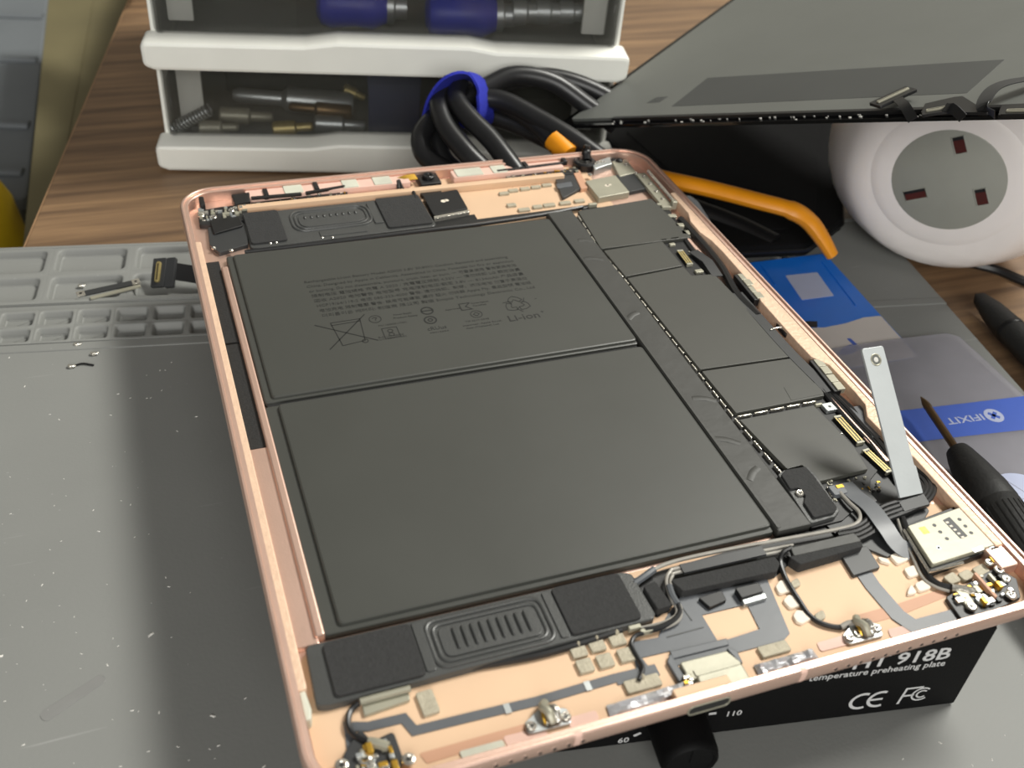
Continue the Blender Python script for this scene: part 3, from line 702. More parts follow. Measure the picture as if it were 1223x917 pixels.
# ---- lower speaker
def speaker(x0, x1, y0, y1, pads, mem, ribs, rk, top):
    sp = part('speaker', 'spk', [(x0, y0 + .5), (x0 + 3, y0), (x1 - 1, y0 + 1.2), (x1, y0 + 2.6), (x1 - .3, y1 - 1.2), (x1 - 3, y1), (x0 + .6, y1 - .2)], F0, top, 1.6, .35)
    for p in pads: part('foam_pad', 'foam', rect(*p), top - .1, top + .75, 1.4, .25, sp)
    mx0, mx1, my0, my1 = mem
    sr = MB(); zz = top
    for ins_, rr_, h in ((0, .55, .25), (1.4, .5, .2)):
        lp = rpoly(rect(mx0 + ins_, mx1 - ins_, my0 + ins_, my1 - ins_), rk - ins_ * .5, 6)
        sr.tube([Vector((x, y, zz + h * .3)) for x, y in lp], rr_, 8, closed=True, flat=.8)
    sr.build('speaker_surround', 'spk', sp)
    dia = part('speaker_diaphragm', 'spk', rect(mx0 + 2.4, mx1 - 2.4, my0 + 2.2, my1 - 2.2), zz - .1, zz + .35, rk - 1, .2, sp, n=6)
    rx0, rx1, ry0, ry1, cnt, rd = ribs
    for i in range(cnt):
        x = rx0 + (rx1 - rx0) * i / (cnt - 1)
        MB().tube(catmull([(x, ry0, zz + .3), (x, ry0 + .3, zz + .55), (x, (ry0 + ry1) / 2, zz + .65), (x, ry1 - .3, zz + .55), (x, ry1, zz + .3)], 3), [rd * .6] + [rd] * 11 + [rd * .6], 8, flat=.8).build('diaphragm_rib', 'spk', dia)
    return sp
sp1 = speaker(5.6, 87, 23.8, 40.4, [(9.9, 30.2, 24.9, 39.3), (65.2, 83.2, 25.6, 39.9)], (33.2, 61.6, 25.8, 38.8), (39.2, 56.6, 29.8, 35.2, 9, .42), 3.2, 37.6)
for x0 in (30.4, 62.6): part('speaker_step', 'spk', rect(x0, x0 + 2.4, 25.6, 39.6), 37.5, 37.95, .8, .2, sp1)
cable('speaker_gasket', 'cable', [(500, 808, 36.3), (560, 797, 36.3), (640, 783, 36.3), (700, 766, 36.3), (742, 752, 36.3)], .9)
sp2 = speaker(20.3, 87.2, 208.8, 233.2, [(20.9, 33.4, 211, 232.4), (69.6, 86.4, 211.5, 233)], (37, 65.5, 216.5, 230.5), (42, 60.5, 224.2, 225.8, 9, .36), 5.0, 37.3)
part('speaker_step', 'spk', rect(45, 62, 211.5, 215), 37.2, 37.6, .4, .15, sp2); part('speaker_step', 'spk', rect(65.8, 69, 216, 231), 37.2, 37.8, .6, .2, sp2)
MB().tube(catmull([(18, 207.6, 37), (50, 207.4, 37.2), (86, 207.8, 37.2), (104, 208.2, 37), (130, 209.8, 37), (146, 212, 37)], 6), .8, 8).build('speaker_cable', 'cable', TB)
for px, py in ((330, 289), (397, 283), (385, 283), (323, 290)):
    q = at(px, py, 37.6); MB().lathe([(.5, 0), (.55, .3), (.2, .55)], (q.x, q.y, 37.2), n=8).build('solder_bead', 'silver', TB)

# ---- top strip
part('top_rail', 'rose_floor', rect(20, 148, 235.4, 238.2), F0, 38.2, .6, .4, hous)
part('plastic_window', 'pink', rect(24, 86, 241.5, 247.4), F0, 38.6, .8, .2, hous); part('plastic_window', 'pink', rect(103.5, 150, 241.5, 247.4), F0, 38.6, .8, .2, hous)
for x0, x1 in ((38, 45), (60, 66), (72, 79), (105, 116), (120, 126)):
    part('plastic_insert', 'mint', rect(x0, x1, 241.8, 247.6), 38.4, 38.95, .5, .15, hous)
for px0, px1 in (((300, 236), (360, 231)), ((365, 230), (412, 222)), ((594, 204), (673, 194))):
    a = at(*px0, 39); c = at(*px1, 39)
    part('dark_slot', 'black', [(a.x, a.y - .5), (c.x, c.y - .5), (c.x, c.y + .8), (a.x, a.y + .8)], 38.2, 39.1, .2, .1)
for px, py in ((317, 230), (377, 222), (627, 197), (672, 190)):
    q = at(px, py, 38.6); MB().box(q.x - .9, q.x + .9, q.y - 3.2, q.y + 2.2, 37.4, 39.3, .4, .3).build('clip_tab', 'black', TB)
for pts in ([(300, 242), (415, 228), (415, 235), (300, 248)], [(604, 211), (690, 200), (692, 206), (606, 216)]):
    o = part('antenna_board', 'pcb', Q(37.2, *pts), F0, 37.2, .3, .1); specks('small_components', pts, 37.2, 26, o, ('silver', 'nickel', 'gold'), .5, 1.6)
# top left corner cluster
part('corner_flex', 'flexdark', Q(36.8, (248, 272), (285, 262), (296, 270), (296, 292), (262, 302), (250, 292)), F0, 36.9, .8, .2)
part('corner_bracket', 'black', Q(38, (250, 262), (285, 256), (290, 268), (255, 278)), F0, 37.6, .8, .3)
part('corner_block', 'black', Q(38.8, (276, 232), (298, 229), (299, 240), (280, 243)), F0, 38.8, .6, .3)
q = at(241, 240, 38.8); MB().box(q.x - .9, q.x + .9, q.y - 3.4, q.y + 2.6, F0, 39.3, .5, .3).build('clip_tab', 'black', TB)
o = part('corner_board', 'pcb', Q(37.2, (236, 252), (262, 247), (296, 243), (294, 262), (262, 268), (238, 268)), F0, 37.2, .8, .2)
specks('small_components', [(238, 252), (296, 246), (294, 258), (240, 264)], 37.2, 36, o, ('silver', 'nickel', 'steel'), .8, 2.4, 1.2)
for px, py in ((240, 256), (276, 250), (255, 258)):
    q = at(px, py, 38); disc_screw(o, q.x, q.y, 37.2, 1.2)
for px, py in ((255, 295), (276, 298)):
    q = at(px, py, 37.4); MB().lathe([(.8, 0), (.8, .4), (.3, .7)], (q.x, q.y, 36.8), n=8).build('solder_bead', 'silver', TB)
# front camera and module
o = part('camera_flex', 'black', Q(37, (497, 225), (522, 222), (530, 232), (505, 234)), F0, 37, .4, .1)
part('module_base', 'black', rect(86.8, 104, 208.6, 217), F0, 36.2, .3, .1)
q = at(512, 213, 38); cm = MB().box(q.x - 4.2, q.x + 4.2, q.y - 4, q.y + 4, F0, 38.0, .8, .4).build('front_camera', 'black', TB)
MB().lathe([(2.4, 0), (2.4, 1.0), (2.0, 1.3), (1.4, 1.3), (1.2, .9)], (q.x, q.y + .6, 38), n=18).build('lens_barrel', 'black', cm)
MB().lathe([(1.2, 0), (.9, .25), (.3, .38)], (q.x, q.y + .6, 38.85), n=14).build('lens', 'glass', cm)
MB().ribbon([at(476, 224, 37), at(478, 214, 38.4), at(487, 212, 38.6), at(497, 211, 38.2)], (0, 1, .2), 3.2, .3).build('gold_flex', 'gold', TB)
MB().tube(catmull([at(476, 226, 37.6), at(476, 216, 38.4), at(482, 228, 37.4), at(492, 228, 37.4), at(497, 238, 37.4)], 5), .8, 8).build('camera_cable', 'cable', TB)
sq = part('black_module', 'black', Q(38.1, (505, 233), (546, 226), (559, 249), (518, 257)), F0, 38.1, .7, .15)
part('module_edge', 'silver', Q(37.7, (518, 258.5), (560, 250.5), (561, 253), (519, 261)), F0, 37.8, .2, .1, sq)
q = at(531, 240, 38.1); MB().lathe([(1.0, 0), (1.0, .1)], (q.x - .5, q.y, 38.08), n=12).lathe([(.8, 0), (.8, .1)], (q.x + .9, q.y + .3, 38.08), n=12).build('white_mark', 'padlight', sq)
# top pads
for px, py in ((602, 230), (613, 226.5), (627, 224.5), (640, 222.5), (653, 220)): chip(px, py, 4.0, 1.9, .9, 'pad', z=F0 + .1, name='contact_pad', parent=TB)
for px, py, w_ in ((611, 244, 3.6), (626, 249.5, 4.6), (642, 246, 3.8), (656, 244, 4.8), (675, 241.5, 4.6), (692, 239, 4.2)): chip(px, py, w_, 2.1, .9, 'pad', z=F0 + .1, name='contact_pad', parent=TB)
chip(708, 243, 3.4, 1.3, 2.0, 'nickel', z=36.2, name='contact_spring', parent=TB)
part('black_gasket', 'cable', Q(36.2, (560, 263), (640, 253), (706, 244), (706, 247), (640, 258), (560, 268)), F0, 36.3, .3, .2)
# top right corner: camera, metal square, flexes
part('rear_camera_plate', 'nickel', Q(38.0, (699, 216), (735, 209), (752, 229), (715, 236)), F0, 38.0, .5, .2)
q = at(725, 221.5, 38); MB().lathe([(.9, 0), (.9, .1)], (q.x, q.y, 37.97), n=10).box(q.x, q.x + 2, q.y - .1, q.y + .7, 37.97, 38.07, .2).build('white_mark', 'padlight', TB)
part('corner_flex', 'flexdark', Q(37, (735, 209), (757, 205), (775, 224), (752, 229)), F0, 37, .4, .1)
part('corner_flex', 'flexdark', Q(37, (662, 209), (690, 204), (698, 222), (672, 236)), F0, 36.8, .4, .1)
part('corner_bracket', 'flex', Q(36.9, (664, 220), (682, 217), (684, 222), (666, 225)), 36.6, 37.0, .3, .1)
q = at(698, 192, 38.4); rc = MB().lathe([(4.6, -2.8), (4.8, .2), (4.2, .8), (3.0, .8), (2.6, .3)], (q.x, q.y, 38), n=22).build('rear_camera', 'black', TB)
MB().lathe([(2.6, 0), (1.8, .3), (.6, .42)], (q.x, q.y, 38.3), n=14).build('lens', 'glass', rc)
q = at(700, 184, 39.5); MB().tube(catmull([(q.x - .4, q.y - 2, 38), (q.x, q.y, 40.5), (q.x + .3, q.y + .4, 43.2)], 4), [1.9] * 6 + [1.3] * 3, 10).build('microphone_boot', 'black', TB)
o = part('flash_bracket', 'steel', Q(38.2, (707, 194), (728, 187), (731, 195), (710, 202)), F0, 38.2, .5, .2); specks('small_components', [(708, 192), (722, 189), (722, 194), (710, 197)], 38.2, 14, o, ('silver', 'padlight'), .4, .9, .4)
part('corner_bracket', 'nickel', Q(37.6, (731, 192), (748, 189), (760, 205), (740, 210)), F0, 37.4, .6, .2)
q = at(740, 189, 38.6); MB().lathe([(1.4, -2), (1.6, .6), (1.0, 1.0)], (q.x, q.y, 37.4), n=12).build('standoff', 'black', TB)
for px, py in ((728, 187), (748, 195), (760, 206), (705, 207)):
    q = at(px, py, 38); disc_screw(TB, q.x, q.y, 37.0, 1.0)
part('corner_bracket', 'rose_dark', Q(37, (684, 205), (692, 203), (702, 224), (694, 226)), F0, 37.2, .4, .2)

# ---- bottom strip: flexes
fz = F0 + .12
MB().flatpath([Q(fz, (422, 905))[0], Q(fz, (417, 868))[0], Q(fz, (440, 868))[0], Q(fz, (482, 858))[0], Q(fz, (495, 873))[0], Q(fz, (560, 857))[0], Q(fz, (640, 838))[0], Q(fz, (735, 810))[0]], 2.2, fz, fz + .25).build('flat_flex', 'flex', TB)
for px, py in ((606, 846), (702, 819)):
    q = at(px, py, fz + .3); MB().box(q.x - .7, q.x + .7, q.y - 1.2, q.y + 1.2, fz + .2, fz + .42).build('flex_clip', 'steel', TB)
MB().flatpath([Q(fz, (735, 812))[0], Q(fz, (785, 800))[0]], 3.0, fz, fz + .24).build('flat_flex', 'flex', TB)
b = MB()
for pts in ([(752, 768), (786, 762), (795, 738), (812, 714), (838, 702), (838, 735), (858, 768), (800, 778), (766, 786), (782, 806), (764, 814)], [(838, 702), (915, 690), (892, 722), (838, 735)], [(915, 690), (943, 757), (936, 765), (907, 752), (892, 722)], [(907, 752), (936, 765), (872, 782), (805, 796), (800, 778), (858, 768)]):
    b.slab(Q(fz, *pts), fz, fz + .3)
o = b.build('dock_flex', 'flex', TB)
part('flex_step', 'flex', Q(fz + .6, (800, 778), (868, 762), (871, 770), (803, 787)), fz, fz + .7, .3, .2, o)
MB().flatpath([Q(fz, (810, 720))[0], Q(fz, (826, 742))[0]], .3, fz + .28, fz + .4).build('flex_trace', 'flexdark', o)
MB().flatpath([Q(fz, (796, 762))[0], Q(fz, (840, 750))[0]], .3, fz + .28, fz + .4).build('flex_trace', 'flexdark', o)
part('flex_stiffener', 'black', Q(37, (834, 713), (862, 704), (868, 716), (848, 725)), fz, 36.9, .5, .2)
ch_ = part('flex_plug', 'black', Q(37.6, (878, 702), (906, 695), (912, 706), (886, 714)), fz, 37.6, .4, .2)
part('plug_edge', 'steel', Q(36.8, (886, 716), (914, 708), (916, 714), (889, 722)), fz, 36.9, .2, .15, ch_)
# port module
o = part('charging_port', 'nickel', Q(37.4, (812, 790), (868, 776), (886, 790), (884, 796), (824, 812)), F0, 37.2, .6, .3)
part('port_shell', 'nickel', Q(38.4, (832, 806), (886, 791), (898, 812), (840, 828)), F0, 38.3, .8, .4, o)
part('port_collar', 'rose_floor', rect(80.5, 94.5, 1.6, 5.2), F0, 39.0, .6, .3, o)
part('port_bracket', 'flex', Q(36.6, (800, 778), (818, 808), (812, 815), (797, 790)), F0, 36.6, .6, .2, o)
part('port_bracket', 'flex', Q(36.6, (866, 772), (880, 776), (888, 792), (882, 790)), F0, 36.6, .6, .2, o)
specks('small_components', [(812, 808), (838, 802), (838, 826), (820, 824)], 36.6, 18, o, ('silver', 'nickel', 'gold'), .6, 1.6, 1.0)
# foil tapes
def foil(pts, nm='foil_tape'):
    p = Q(36, *pts); b = MB().slab(p, F0, 36.0, .6, .2); b2 = MB()
    P = [Vector((x, y, 0)) for x, y in p]; nx, ny = 16, 5; vs = []; fs = []
    for i in range(nx + 1):
        for j in range(ny + 1):
            a = P[0].lerp(P[1], i / nx); c = P[3].lerp(P[2], i / nx); q = a.lerp(c, j / ny)
            e = .1 if j in (0, ny) or i in (0, nx) else random.uniform(.4, 1.6)
            vs.append((q.x, q.y, 35.8 + e))
    for i in range(nx):
        for j in range(ny): fs.append([i * (ny + 1) + j, i * (ny + 1) + j + 1, (i + 1) * (ny + 1) + j + 1, (i + 1) * (ny + 1) + j])
    b2.add(vs, fs).build(nm, 'foil', TB, ang=20)
foil([(724, 842), (790, 823), (828, 815), (830, 826), (792, 838), (730, 852)]  [:1] + [(826, 811), (833, 828), (730, 860)])
foil([(900, 794), (970, 774), (980, 788), (908, 810)])
# pads on the floor
def fpad(px, py, w_, d_, m='pad', h=.9, rz=0, bump=False):
    o = chip(px, py, w_, d_, h, m, z=F0 + .1, rz=rz, name='contact_pad', parent=TB)
    if bump:
        q = at(px, py - 5, F0 + .1 + h); MB().lathe([(.7, 0), (.65, .4), (.3, .9), (.15, 1.1)], (q.x, q.y + .4, F0 + .05 + h), n=10).build('pad_tip', m, o)
for px, py, bmp in ((691, 776, 1), (713, 769, 1), (737, 762, 1), (699, 794, 0), (723, 788, 0), (748, 781, 0)): fpad(px, py, 3.8, 3.6, bump=bmp)
fpad(511, 838, 3.8, 6.0, rz=.05); fpad(768, 815, 8.6, 3.2, bump=True); fpad(925, 774, 7.8, 3.0)
part('metal_strip', 'nickel', Q(36.8, (432, 840), (488, 824), (490, 834), (435, 853)), F0, 36.5, .4, .2)
MB().tube([at(430, 838, 37.2), at(490, 822, 37.2)], .8, 8).build('metal_rod', 'nickel', TB)
def xpad(pts, m='padlight', h=.8): part('contact_pad', m, Q(F0 + h, *pts), F0, F0 + .1 + h, .9, .2)
xpad([(926, 700), (931, 693), (944, 692), (945, 705), (931, 710)]); xpad([(935, 717), (941, 710), (954, 711), (957, 722), (944, 727)]); xpad([(947, 735), (951, 728), (966, 730), (970, 738), (958, 745), (951, 742)])
xpad([(944, 695), (953, 689), (957, 698), (948, 703)], 'pad'); xpad([(972, 734), (983, 727), (987, 736), (978, 744)], 'pad')
xpad([(1047, 664), (1060, 667), (1065, 674), (1052, 670)]); xpad([(1062, 663), (1076, 658), (1086, 668), (1072, 674)]); xpad([(1079, 679), (1092, 674), (1100, 685), (1086, 690)]); xpad([(1082, 711), (1088, 696), (1096, 708)]); xpad([(1092, 697), (1104, 691), (1113, 702), (1098, 707)])
for a in ([(1126, 689), (1138, 682), (1149, 693), (1136, 698)], [(1143, 685), (1156, 679), (1166, 688), (1153, 694)], [(1160, 679), (1174, 672), (1184, 683), (1170, 689)]): xpad(a, 'pad', 1.1)
# tan patches and plastic windows on the floor
for pts in ([(1022, 735), (1070, 722), (1126, 703), (1132, 712), (1075, 735), (1028, 748)], [(500, 900), (650, 858), (655, 868), (510, 912)]):
    part('tan_patch', 'rose_dark', Q(fz, *pts), F0, fz + .1, .5, 0)
for pts in ([(600, 880), (650, 868), (655, 880), (606, 892)], [(677, 858), (712, 848), (716, 860), (682, 872)], [(975, 768), (1010, 758), (1014, 770), (980, 779)], [(1060, 752), (1085, 746), (1090, 756), (1064, 763)], [(770, 838), (792, 832), (795, 840), (772, 847)]):
    part('plastic_window', 'pink', Q(fz, *pts), F0, fz + .2, .8, .05)
for pts in ([(548, 898), (600, 884), (604, 892), (552, 907)], [(780, 838), (830, 824), (833, 830), (784, 845)], [(1140, 742), (1175, 732), (1178, 738), (1144, 749)], [(905, 812), (935, 804), (938, 808), (908, 818)]):
    part('plastic_insert', 'mint', Q(fz, *pts), F0, fz + .35, .5, .1)
part('plastic_insert', 'mint', Q(38.6, (353, 820), (362, 818), (372, 846), (372, 858), (362, 862)), F0, 38.6, .6, .4)
# lower right flexes
MB().ribbon(catmull([at(1008, 577, 37.4), at(1020, 590, 37.8), at(1040, 606, 38.4), at(1058, 630, 38.6), at(1072, 650, 37.4), at(1088, 660, 36.4)], 5), (1, .15, 0), 5.2, .3).build('ribbon_flex', 'flex', TB)
part('ribbon_tip', 'flexdark', Q(37.3, (1009, 577), (1026, 573), (1048, 598), (1032, 604)), 36.8, 37.3, .4, .1)
MB().flatpath([Q(fz, (1020, 668))[0], Q(fz, (1042, 700))[0], Q(fz, (1072, 735))[0], Q(fz, (1094, 750))[0], Q(fz, (1160, 732))[0]], 4.4, fz, fz + .3).build('flat_flex', 'flex', TB)
part('flex_stiffener', 'flexdark', Q(37, (1004, 660), (1036, 650), (1052, 676), (1020, 686)), fz, 36.6, .5, .15)
# black foams
part('foam_block', 'foam', Q(38.2, (800, 692), (925, 664), (932, 672), (928, 682), (816, 706)), F0, 38.2, .8, .3)
part('foam_block', 'foam', Q(38.0, (768, 700), (783, 693), (803, 722), (786, 728)), F0, 38.0, .8, .3)
part('foam_block', 'foam', Q(38.6, (941, 664), (1000, 652), (1029, 645), (1031, 652), (1008, 659), (956, 674)), F0, 38.6, .8, .3)
part('foam_block', 'tape', Q(38.7, (944, 654), (1020, 636), (1029, 646), (948, 664)), 37.4, 38.75, .5, .2)
# coax wires
part('board_film', 'black', Q(F0 + .2, (752, 692), (930, 641), (1000, 626), (1012, 655), (940, 676), (925, 690), (812, 716), (785, 738), (764, 722)), F0, F0 + .25, .6, 0)
cable('coax_wire', 'coax', [(760, 698, 36.6), (775, 684, 37.2), (800, 672, 37.6), (850, 660, 37.6), (930, 645, 37.6), (1000, 632, 37.6), (1024, 624, 37.8), (1026, 612, 38), (1014, 600, 38.1), (1003, 588, 37.9)], .55)
cable('wire_sleeve', 'flex', [(757, 697, 36.8), (770, 688, 37.2), (781, 680, 37.4)], .95)
MB().ribbon([at(814, 680, 37.9), at(850, 672, 38), at(912, 658, 38)], (0, 1, 0), 2.8, .8).build('wire_sleeve', 'flexdark', TB)
for dy, zz in ((0, 37.6), (5, 37.4)):
    cable('coax_wire', 'coax', [(947, 651 + dy, zz), (914, 657 + dy, zz), (815, 677 + dy, zz), (800 + dy * .6, 683 + dy, zz), (796 + dy, 696 + dy * .6, zz), (802 + dy, 716, zz), (808 + dy, 726, zz - .3), (806 + dy, 736 + dy * .8, zz - .6), (790 + dy, 744 + dy, zz - .8), (765 + dy, 750 + dy, zz - .8)], .45)
cable('wire_sleeve', 'flex', [(799, 700, 37.6), (803, 712, 37.6), (809, 722, 37.5)], .95)
cable('coax_wire', 'cable', [(809, 722, 37.4), (811, 732, 37), (803, 742, 36.8), (786, 750, 36.8), (770, 753, 36.8)], .8)
for px, py in ((758, 749), (772, 753)):
    q = at(px, py, 37); MB().box(q.x - 1.6, q.x + 1.6, q.y - .6, q.y + .6, 36, 37.4, .3, .2).build('wire_crimp', 'nickel', TB)
cable('coax_wire', 'cable', [(768, 756, 36.9), (758, 760, 36.8), (754, 770, 36.6), (762, 786, 36.5), (768, 798, 36.4), (763, 812, 36.8)], .55)
cable('coax_wire', 'cable', [(945, 654, 38.2), (935, 660, 38), (932, 672, 37), (938, 690, 36.6), (946, 704, 36.6), (955, 718, 36.4), (966, 734, 36.2), (980, 744, 36.1), (1000, 749, 36.1), (1012, 746, 36.4)], .7)
cable('wire_sleeve', 'coax', [(1004, 749, 36.3), (1014, 744, 36.6), (1026, 744, 36.8), (1034, 750, 36.8)], .75)
for i in range(4):
    o_ = i * 6.0
    cable('black_cable', 'cable', [(1000, 634 + o_ * .8, 37.2), (1022, 629 + o_ * .9, 37.2), (1036 + o_ * .3, 620 + o_ * .9, 37.4), (1052 + o_ * .2, 606 + o_ * .9, 37.6), (1075 + o_ * .3, 598 + o_ * .8, 37.7), (1094 + o_ * .6, 592 + o_ * .5, 37.5), (1101 + o_ * .8, 584 + o_ * .1, 37.4), (1098 + o_ * .8, 576 - o_ * .3, 37.3), (1086 + o_ * .6, 566 - o_ * .5, 37)], .78)
part('cable_tape', 'flexdark', Q(38.4, (1073, 599), (1103, 589), (1111, 602), (1080, 611)), 37.6, 38.5, .4, .15)
cable('antenna_cable', 'cable', [(1078, 618, 37.4), (1086, 640, 37), (1096, 662, 36.8), (1106, 684, 36.6), (1120, 697, 36.5), (1140, 702, 36.6)], .8)
cable('antenna_cable', 'coax', [(1072, 620, 37.2), (1080, 644, 36.8), (1091, 668, 36.5), (1102, 690, 36.4), (1118, 701, 36.4), (1134, 706, 36.5)], .4)
cable('wire_sleeve', 'silver', [(1136, 702, 36.9), (1150, 704, 37.1), (1164, 707, 37.2)], [1.1] * 13)
# SIM reader
sm = part('sim_reader', 'black', Q(37.4, (1080, 628), (1158, 598), (1198, 652), (1112, 684)), F0, 37.6, .8, .2)
part('sim_cage', 'nickel', Q(38.9, (1084, 628), (1159, 601), (1193, 646), (1190, 650), (1114, 674)), 37.4, 38.9, .6, .2, sm, label='pale nickel SIM card cage')
part('cage_slot', 'black', Q(38.95, (1126, 621), (1134, 617), (1156, 640), (1147, 643)), 38.8, 38.95, .2, 0, sm)
for i in range(5):
    q = at(1131 + i * 4.6, 624 + i * 4.4, 38.95); MB().box(q.x - .35, q.x + .5, q.y - .3, q.y + .3, 38.9, 39.05, .1).build('slot_tooth', 'padlight', sm)
for px, py in ((1116, 627), (1123, 635), (1131, 643), (1146, 620), (1153, 628), (1160, 636)):
    q = at(px, py, 38.95); MB().lathe([(.55, 0), (.55, .06)], (q.x, q.y, 38.9), n=12).build('cage_hole', 'black', sm)
q = at(1104, 633, 38.95); MB().box(q.x - 1.0, q.x + 1.0, q.y - 1.2, q.y + 1.2, 38.85, 38.96, .2).build('cage_window', 'gold', sm)
q = at(1121, 654, 38.95); MB().lathe([(.6, 0), (.6, .06), (.4, .06), (.4, 0)], (q.x, q.y, 38.9), n=12).build('cage_dimple', 'steel', sm)
part('cage_tab', 'steel', Q(38.95, (1160, 656), (1172, 651), (1176, 656), (1164, 660)), 38.85, 39.0, .2, .05, sm)
q = at(1186, 652, 38.4); MB().box(q.x - 1.8, q.x + 1.4, q.y - 1.4, q.y + 1.6, 36, 38.6, .4, .3).build('latch', 'steel', sm)
MB().tube([at(1079, 633, 37.8), at(1110, 683, 37.8), at(1150, 672, 37.6)], .5, 6).build('reader_wire', 'silver', sm)
# lower right corner cluster
o = part('corner_board', 'flexdark', Q(37, (1130, 712), (1162, 692), (1190, 676), (1215, 690), (1220, 712), (1190, 728), (1150, 740)), F0, 36.7, 1, .2)
specks('small_components', [(1140, 712), (1170, 690), (1200, 690), (1212, 708), (1180, 724), (1150, 730)], 36.7, 46, o, ('silver', 'nickel', 'gold', 'steel', 'black'), .8, 2.6, 1.3)
part('ground_strap', 'nickel', Q(37.2, (1141, 705), (1151, 702), (1161, 716), (1166, 724), (1156, 727)), 36.6, 37.4, .5, .15, o)
for px, py, r_ in ((1161, 723, 1.4), (1194, 679, 1.4), (1182, 670, 1.2), (1208, 709, 1.5), (1202, 690, 1.2)):
    q = at(px, py, 38); disc_screw(o, q.x, q.y, 37.2, r_)
for px, py in ((1186, 667), (1194, 697), (1176, 716)): chip(px, py, 1.2, 2.0, 1.6, 'gold', z=36.7, name='gold_spring', parent=o)
MB().box(*[v for v in ()] or (at(1176, 700, 37.5).x - .4, at(1176, 700, 37.5).x + .4, at(1176, 700, 37.5).y - 4, at(1176, 700, 37.5).y + 4, 36.5, 38.2), .1).build('divider_wall', 'rose_dark', o)
part('housing_boss', 'rose', rect(179.5, 185.2, 13.5, 20.5), F0, 38.6, .6, .4, hous)
# lower left corner cluster
o = part('corner_board', 'flexdark', Q(36.8, (410, 900), (430, 868), (444, 884), (470, 872), (482, 905), (470, 930), (410, 935)), F0, 36.6, 1, .2)
specks('small_components', [(424, 895), (450, 885), (474, 890), (474, 928), (424, 930)], 36.6, 30, o, ('silver', 'nickel', 'gold', 'steel'), .8, 2.4, 1.3)
for px, py in ((408, 912), (488, 905), (436, 905)):
    q = at(px, py, 37.5); disc_screw(o, q.x, q.y, 36.6, 1.5)
for px, py in ((441, 892), (472, 913)): chip(px, py, 1.3, 2.4, 1.6, 'gold', z=36.6, name='gold_spring', parent=o)
cable('coax_wire', 'cable', [(428, 840, 36.8), (418, 850, 36.6), (416, 866, 36.6), (424, 878, 36.6), (440, 886, 36.9)], .7)
cable('wire_sleeve', 'nickel', [(440, 886, 37.1), (452, 888, 37.3), (464, 892, 37.2)], 1.1)
# bottom middle brackets with screws
for cx_, cy_, n_ in ((654, 856, 3), (1030, 752, 4)):
    q = at(cx_, cy_, 37)
    o = MB().slab([(q.x - 5.5, q.y - 2.4), (q.x + 4.8, q.y - 2.6), (q.x + 5.2, q.y + 1.4), (q.x - 1, q.y + 2.8), (q.x - 5, q.y + .6)], F0, 36.3, 1.2, .2).build('antenna_bracket', 'steel', TB)
    for i in range(n_): disc_screw(o, q.x - 4 + i * 8 / (n_ - 1), q.y - .8 + .5 * (i % 2), 36.2, 1.2)
    MB().tube(catmull([(q.x + .6, q.y - 1.5, 36.6), (q.x + .2, q.y + .4, 38.2), (q.x - .4, q.y + 2.2, 37.6), (q.x + .8, q.y + 3.6, 36.8)], 4), 1.0, 8).build('spring_contact', 'nickel', o)
    MB().tube(catmull([(q.x + 2.0, q.y - 1.5, 36.6), (q.x + 2.0, q.y + .6, 38.0), (q.x + 1.4, q.y + 2.0, 37.2)], 4), .9, 8).build('spring_contact', 'silver', o)
    MB().tube(catmull([(q.x - .9, q.y - 1.2, 36.6), (q.x - 1.0, q.y + .3, 37.6), (q.x - .6, q.y + 1.6, 37.0)], 4), .35, 6).build('gold_wire', 'gold', o)

# ================================================================== steel strip leaning in the tablet
b0 = at(1071, 597, 38.9); b1 = at(1103, 587, 38.9); t0 = at(1027, 418, 66); t1 = at(1055, 412, 66)
bm_ = (b0 + b1) / 2; tm_ = (t0 + t1) / 2; uy = (tm_ - bm_).normalized(); ux = (b1 - b0); ux = (ux - uy * ux.dot(uy)).normalized(); uz = ux.cross(uy)
L = (tm_ - bm_).length; wd = 7.4; XS = frame(bm_, ux, uy, uz)
ss = thing('steel_strip', bm_, 'long bare steel strip with a countersunk hole propped up inside the tablet', 'metal strip')
MB().slab([(-wd / 2, 0), (wd / 2 + .5, 0), (wd / 2 + .5, 7.5), (wd / 2, 8), (wd / 2, L), (-wd / 2, L)], -.35, .35, [.3, .3, .2, .2, .8, .8], .08, xf=XS).build('strip', 'strip', ss)
hc = XS @ Vector((.1, L - 3.6, .3))
cs = MB().tube([hc + (ux * math.cos(t_ * math.pi / 12) + uy * math.sin(t_ * math.pi / 12)) * 1.6 for t_ in range(24)], .22, 6, closed=True).build('countersink', 'nickel', ss)
MB().lathe([(1.4, 0), (1.4, .09)], hc, uz, 20).build('countersink_cone', 'lcdback', cs); MB().lathe([(.75, .08), (.75, .13)], hc, uz, 16).build('hole', 'flake', cs)

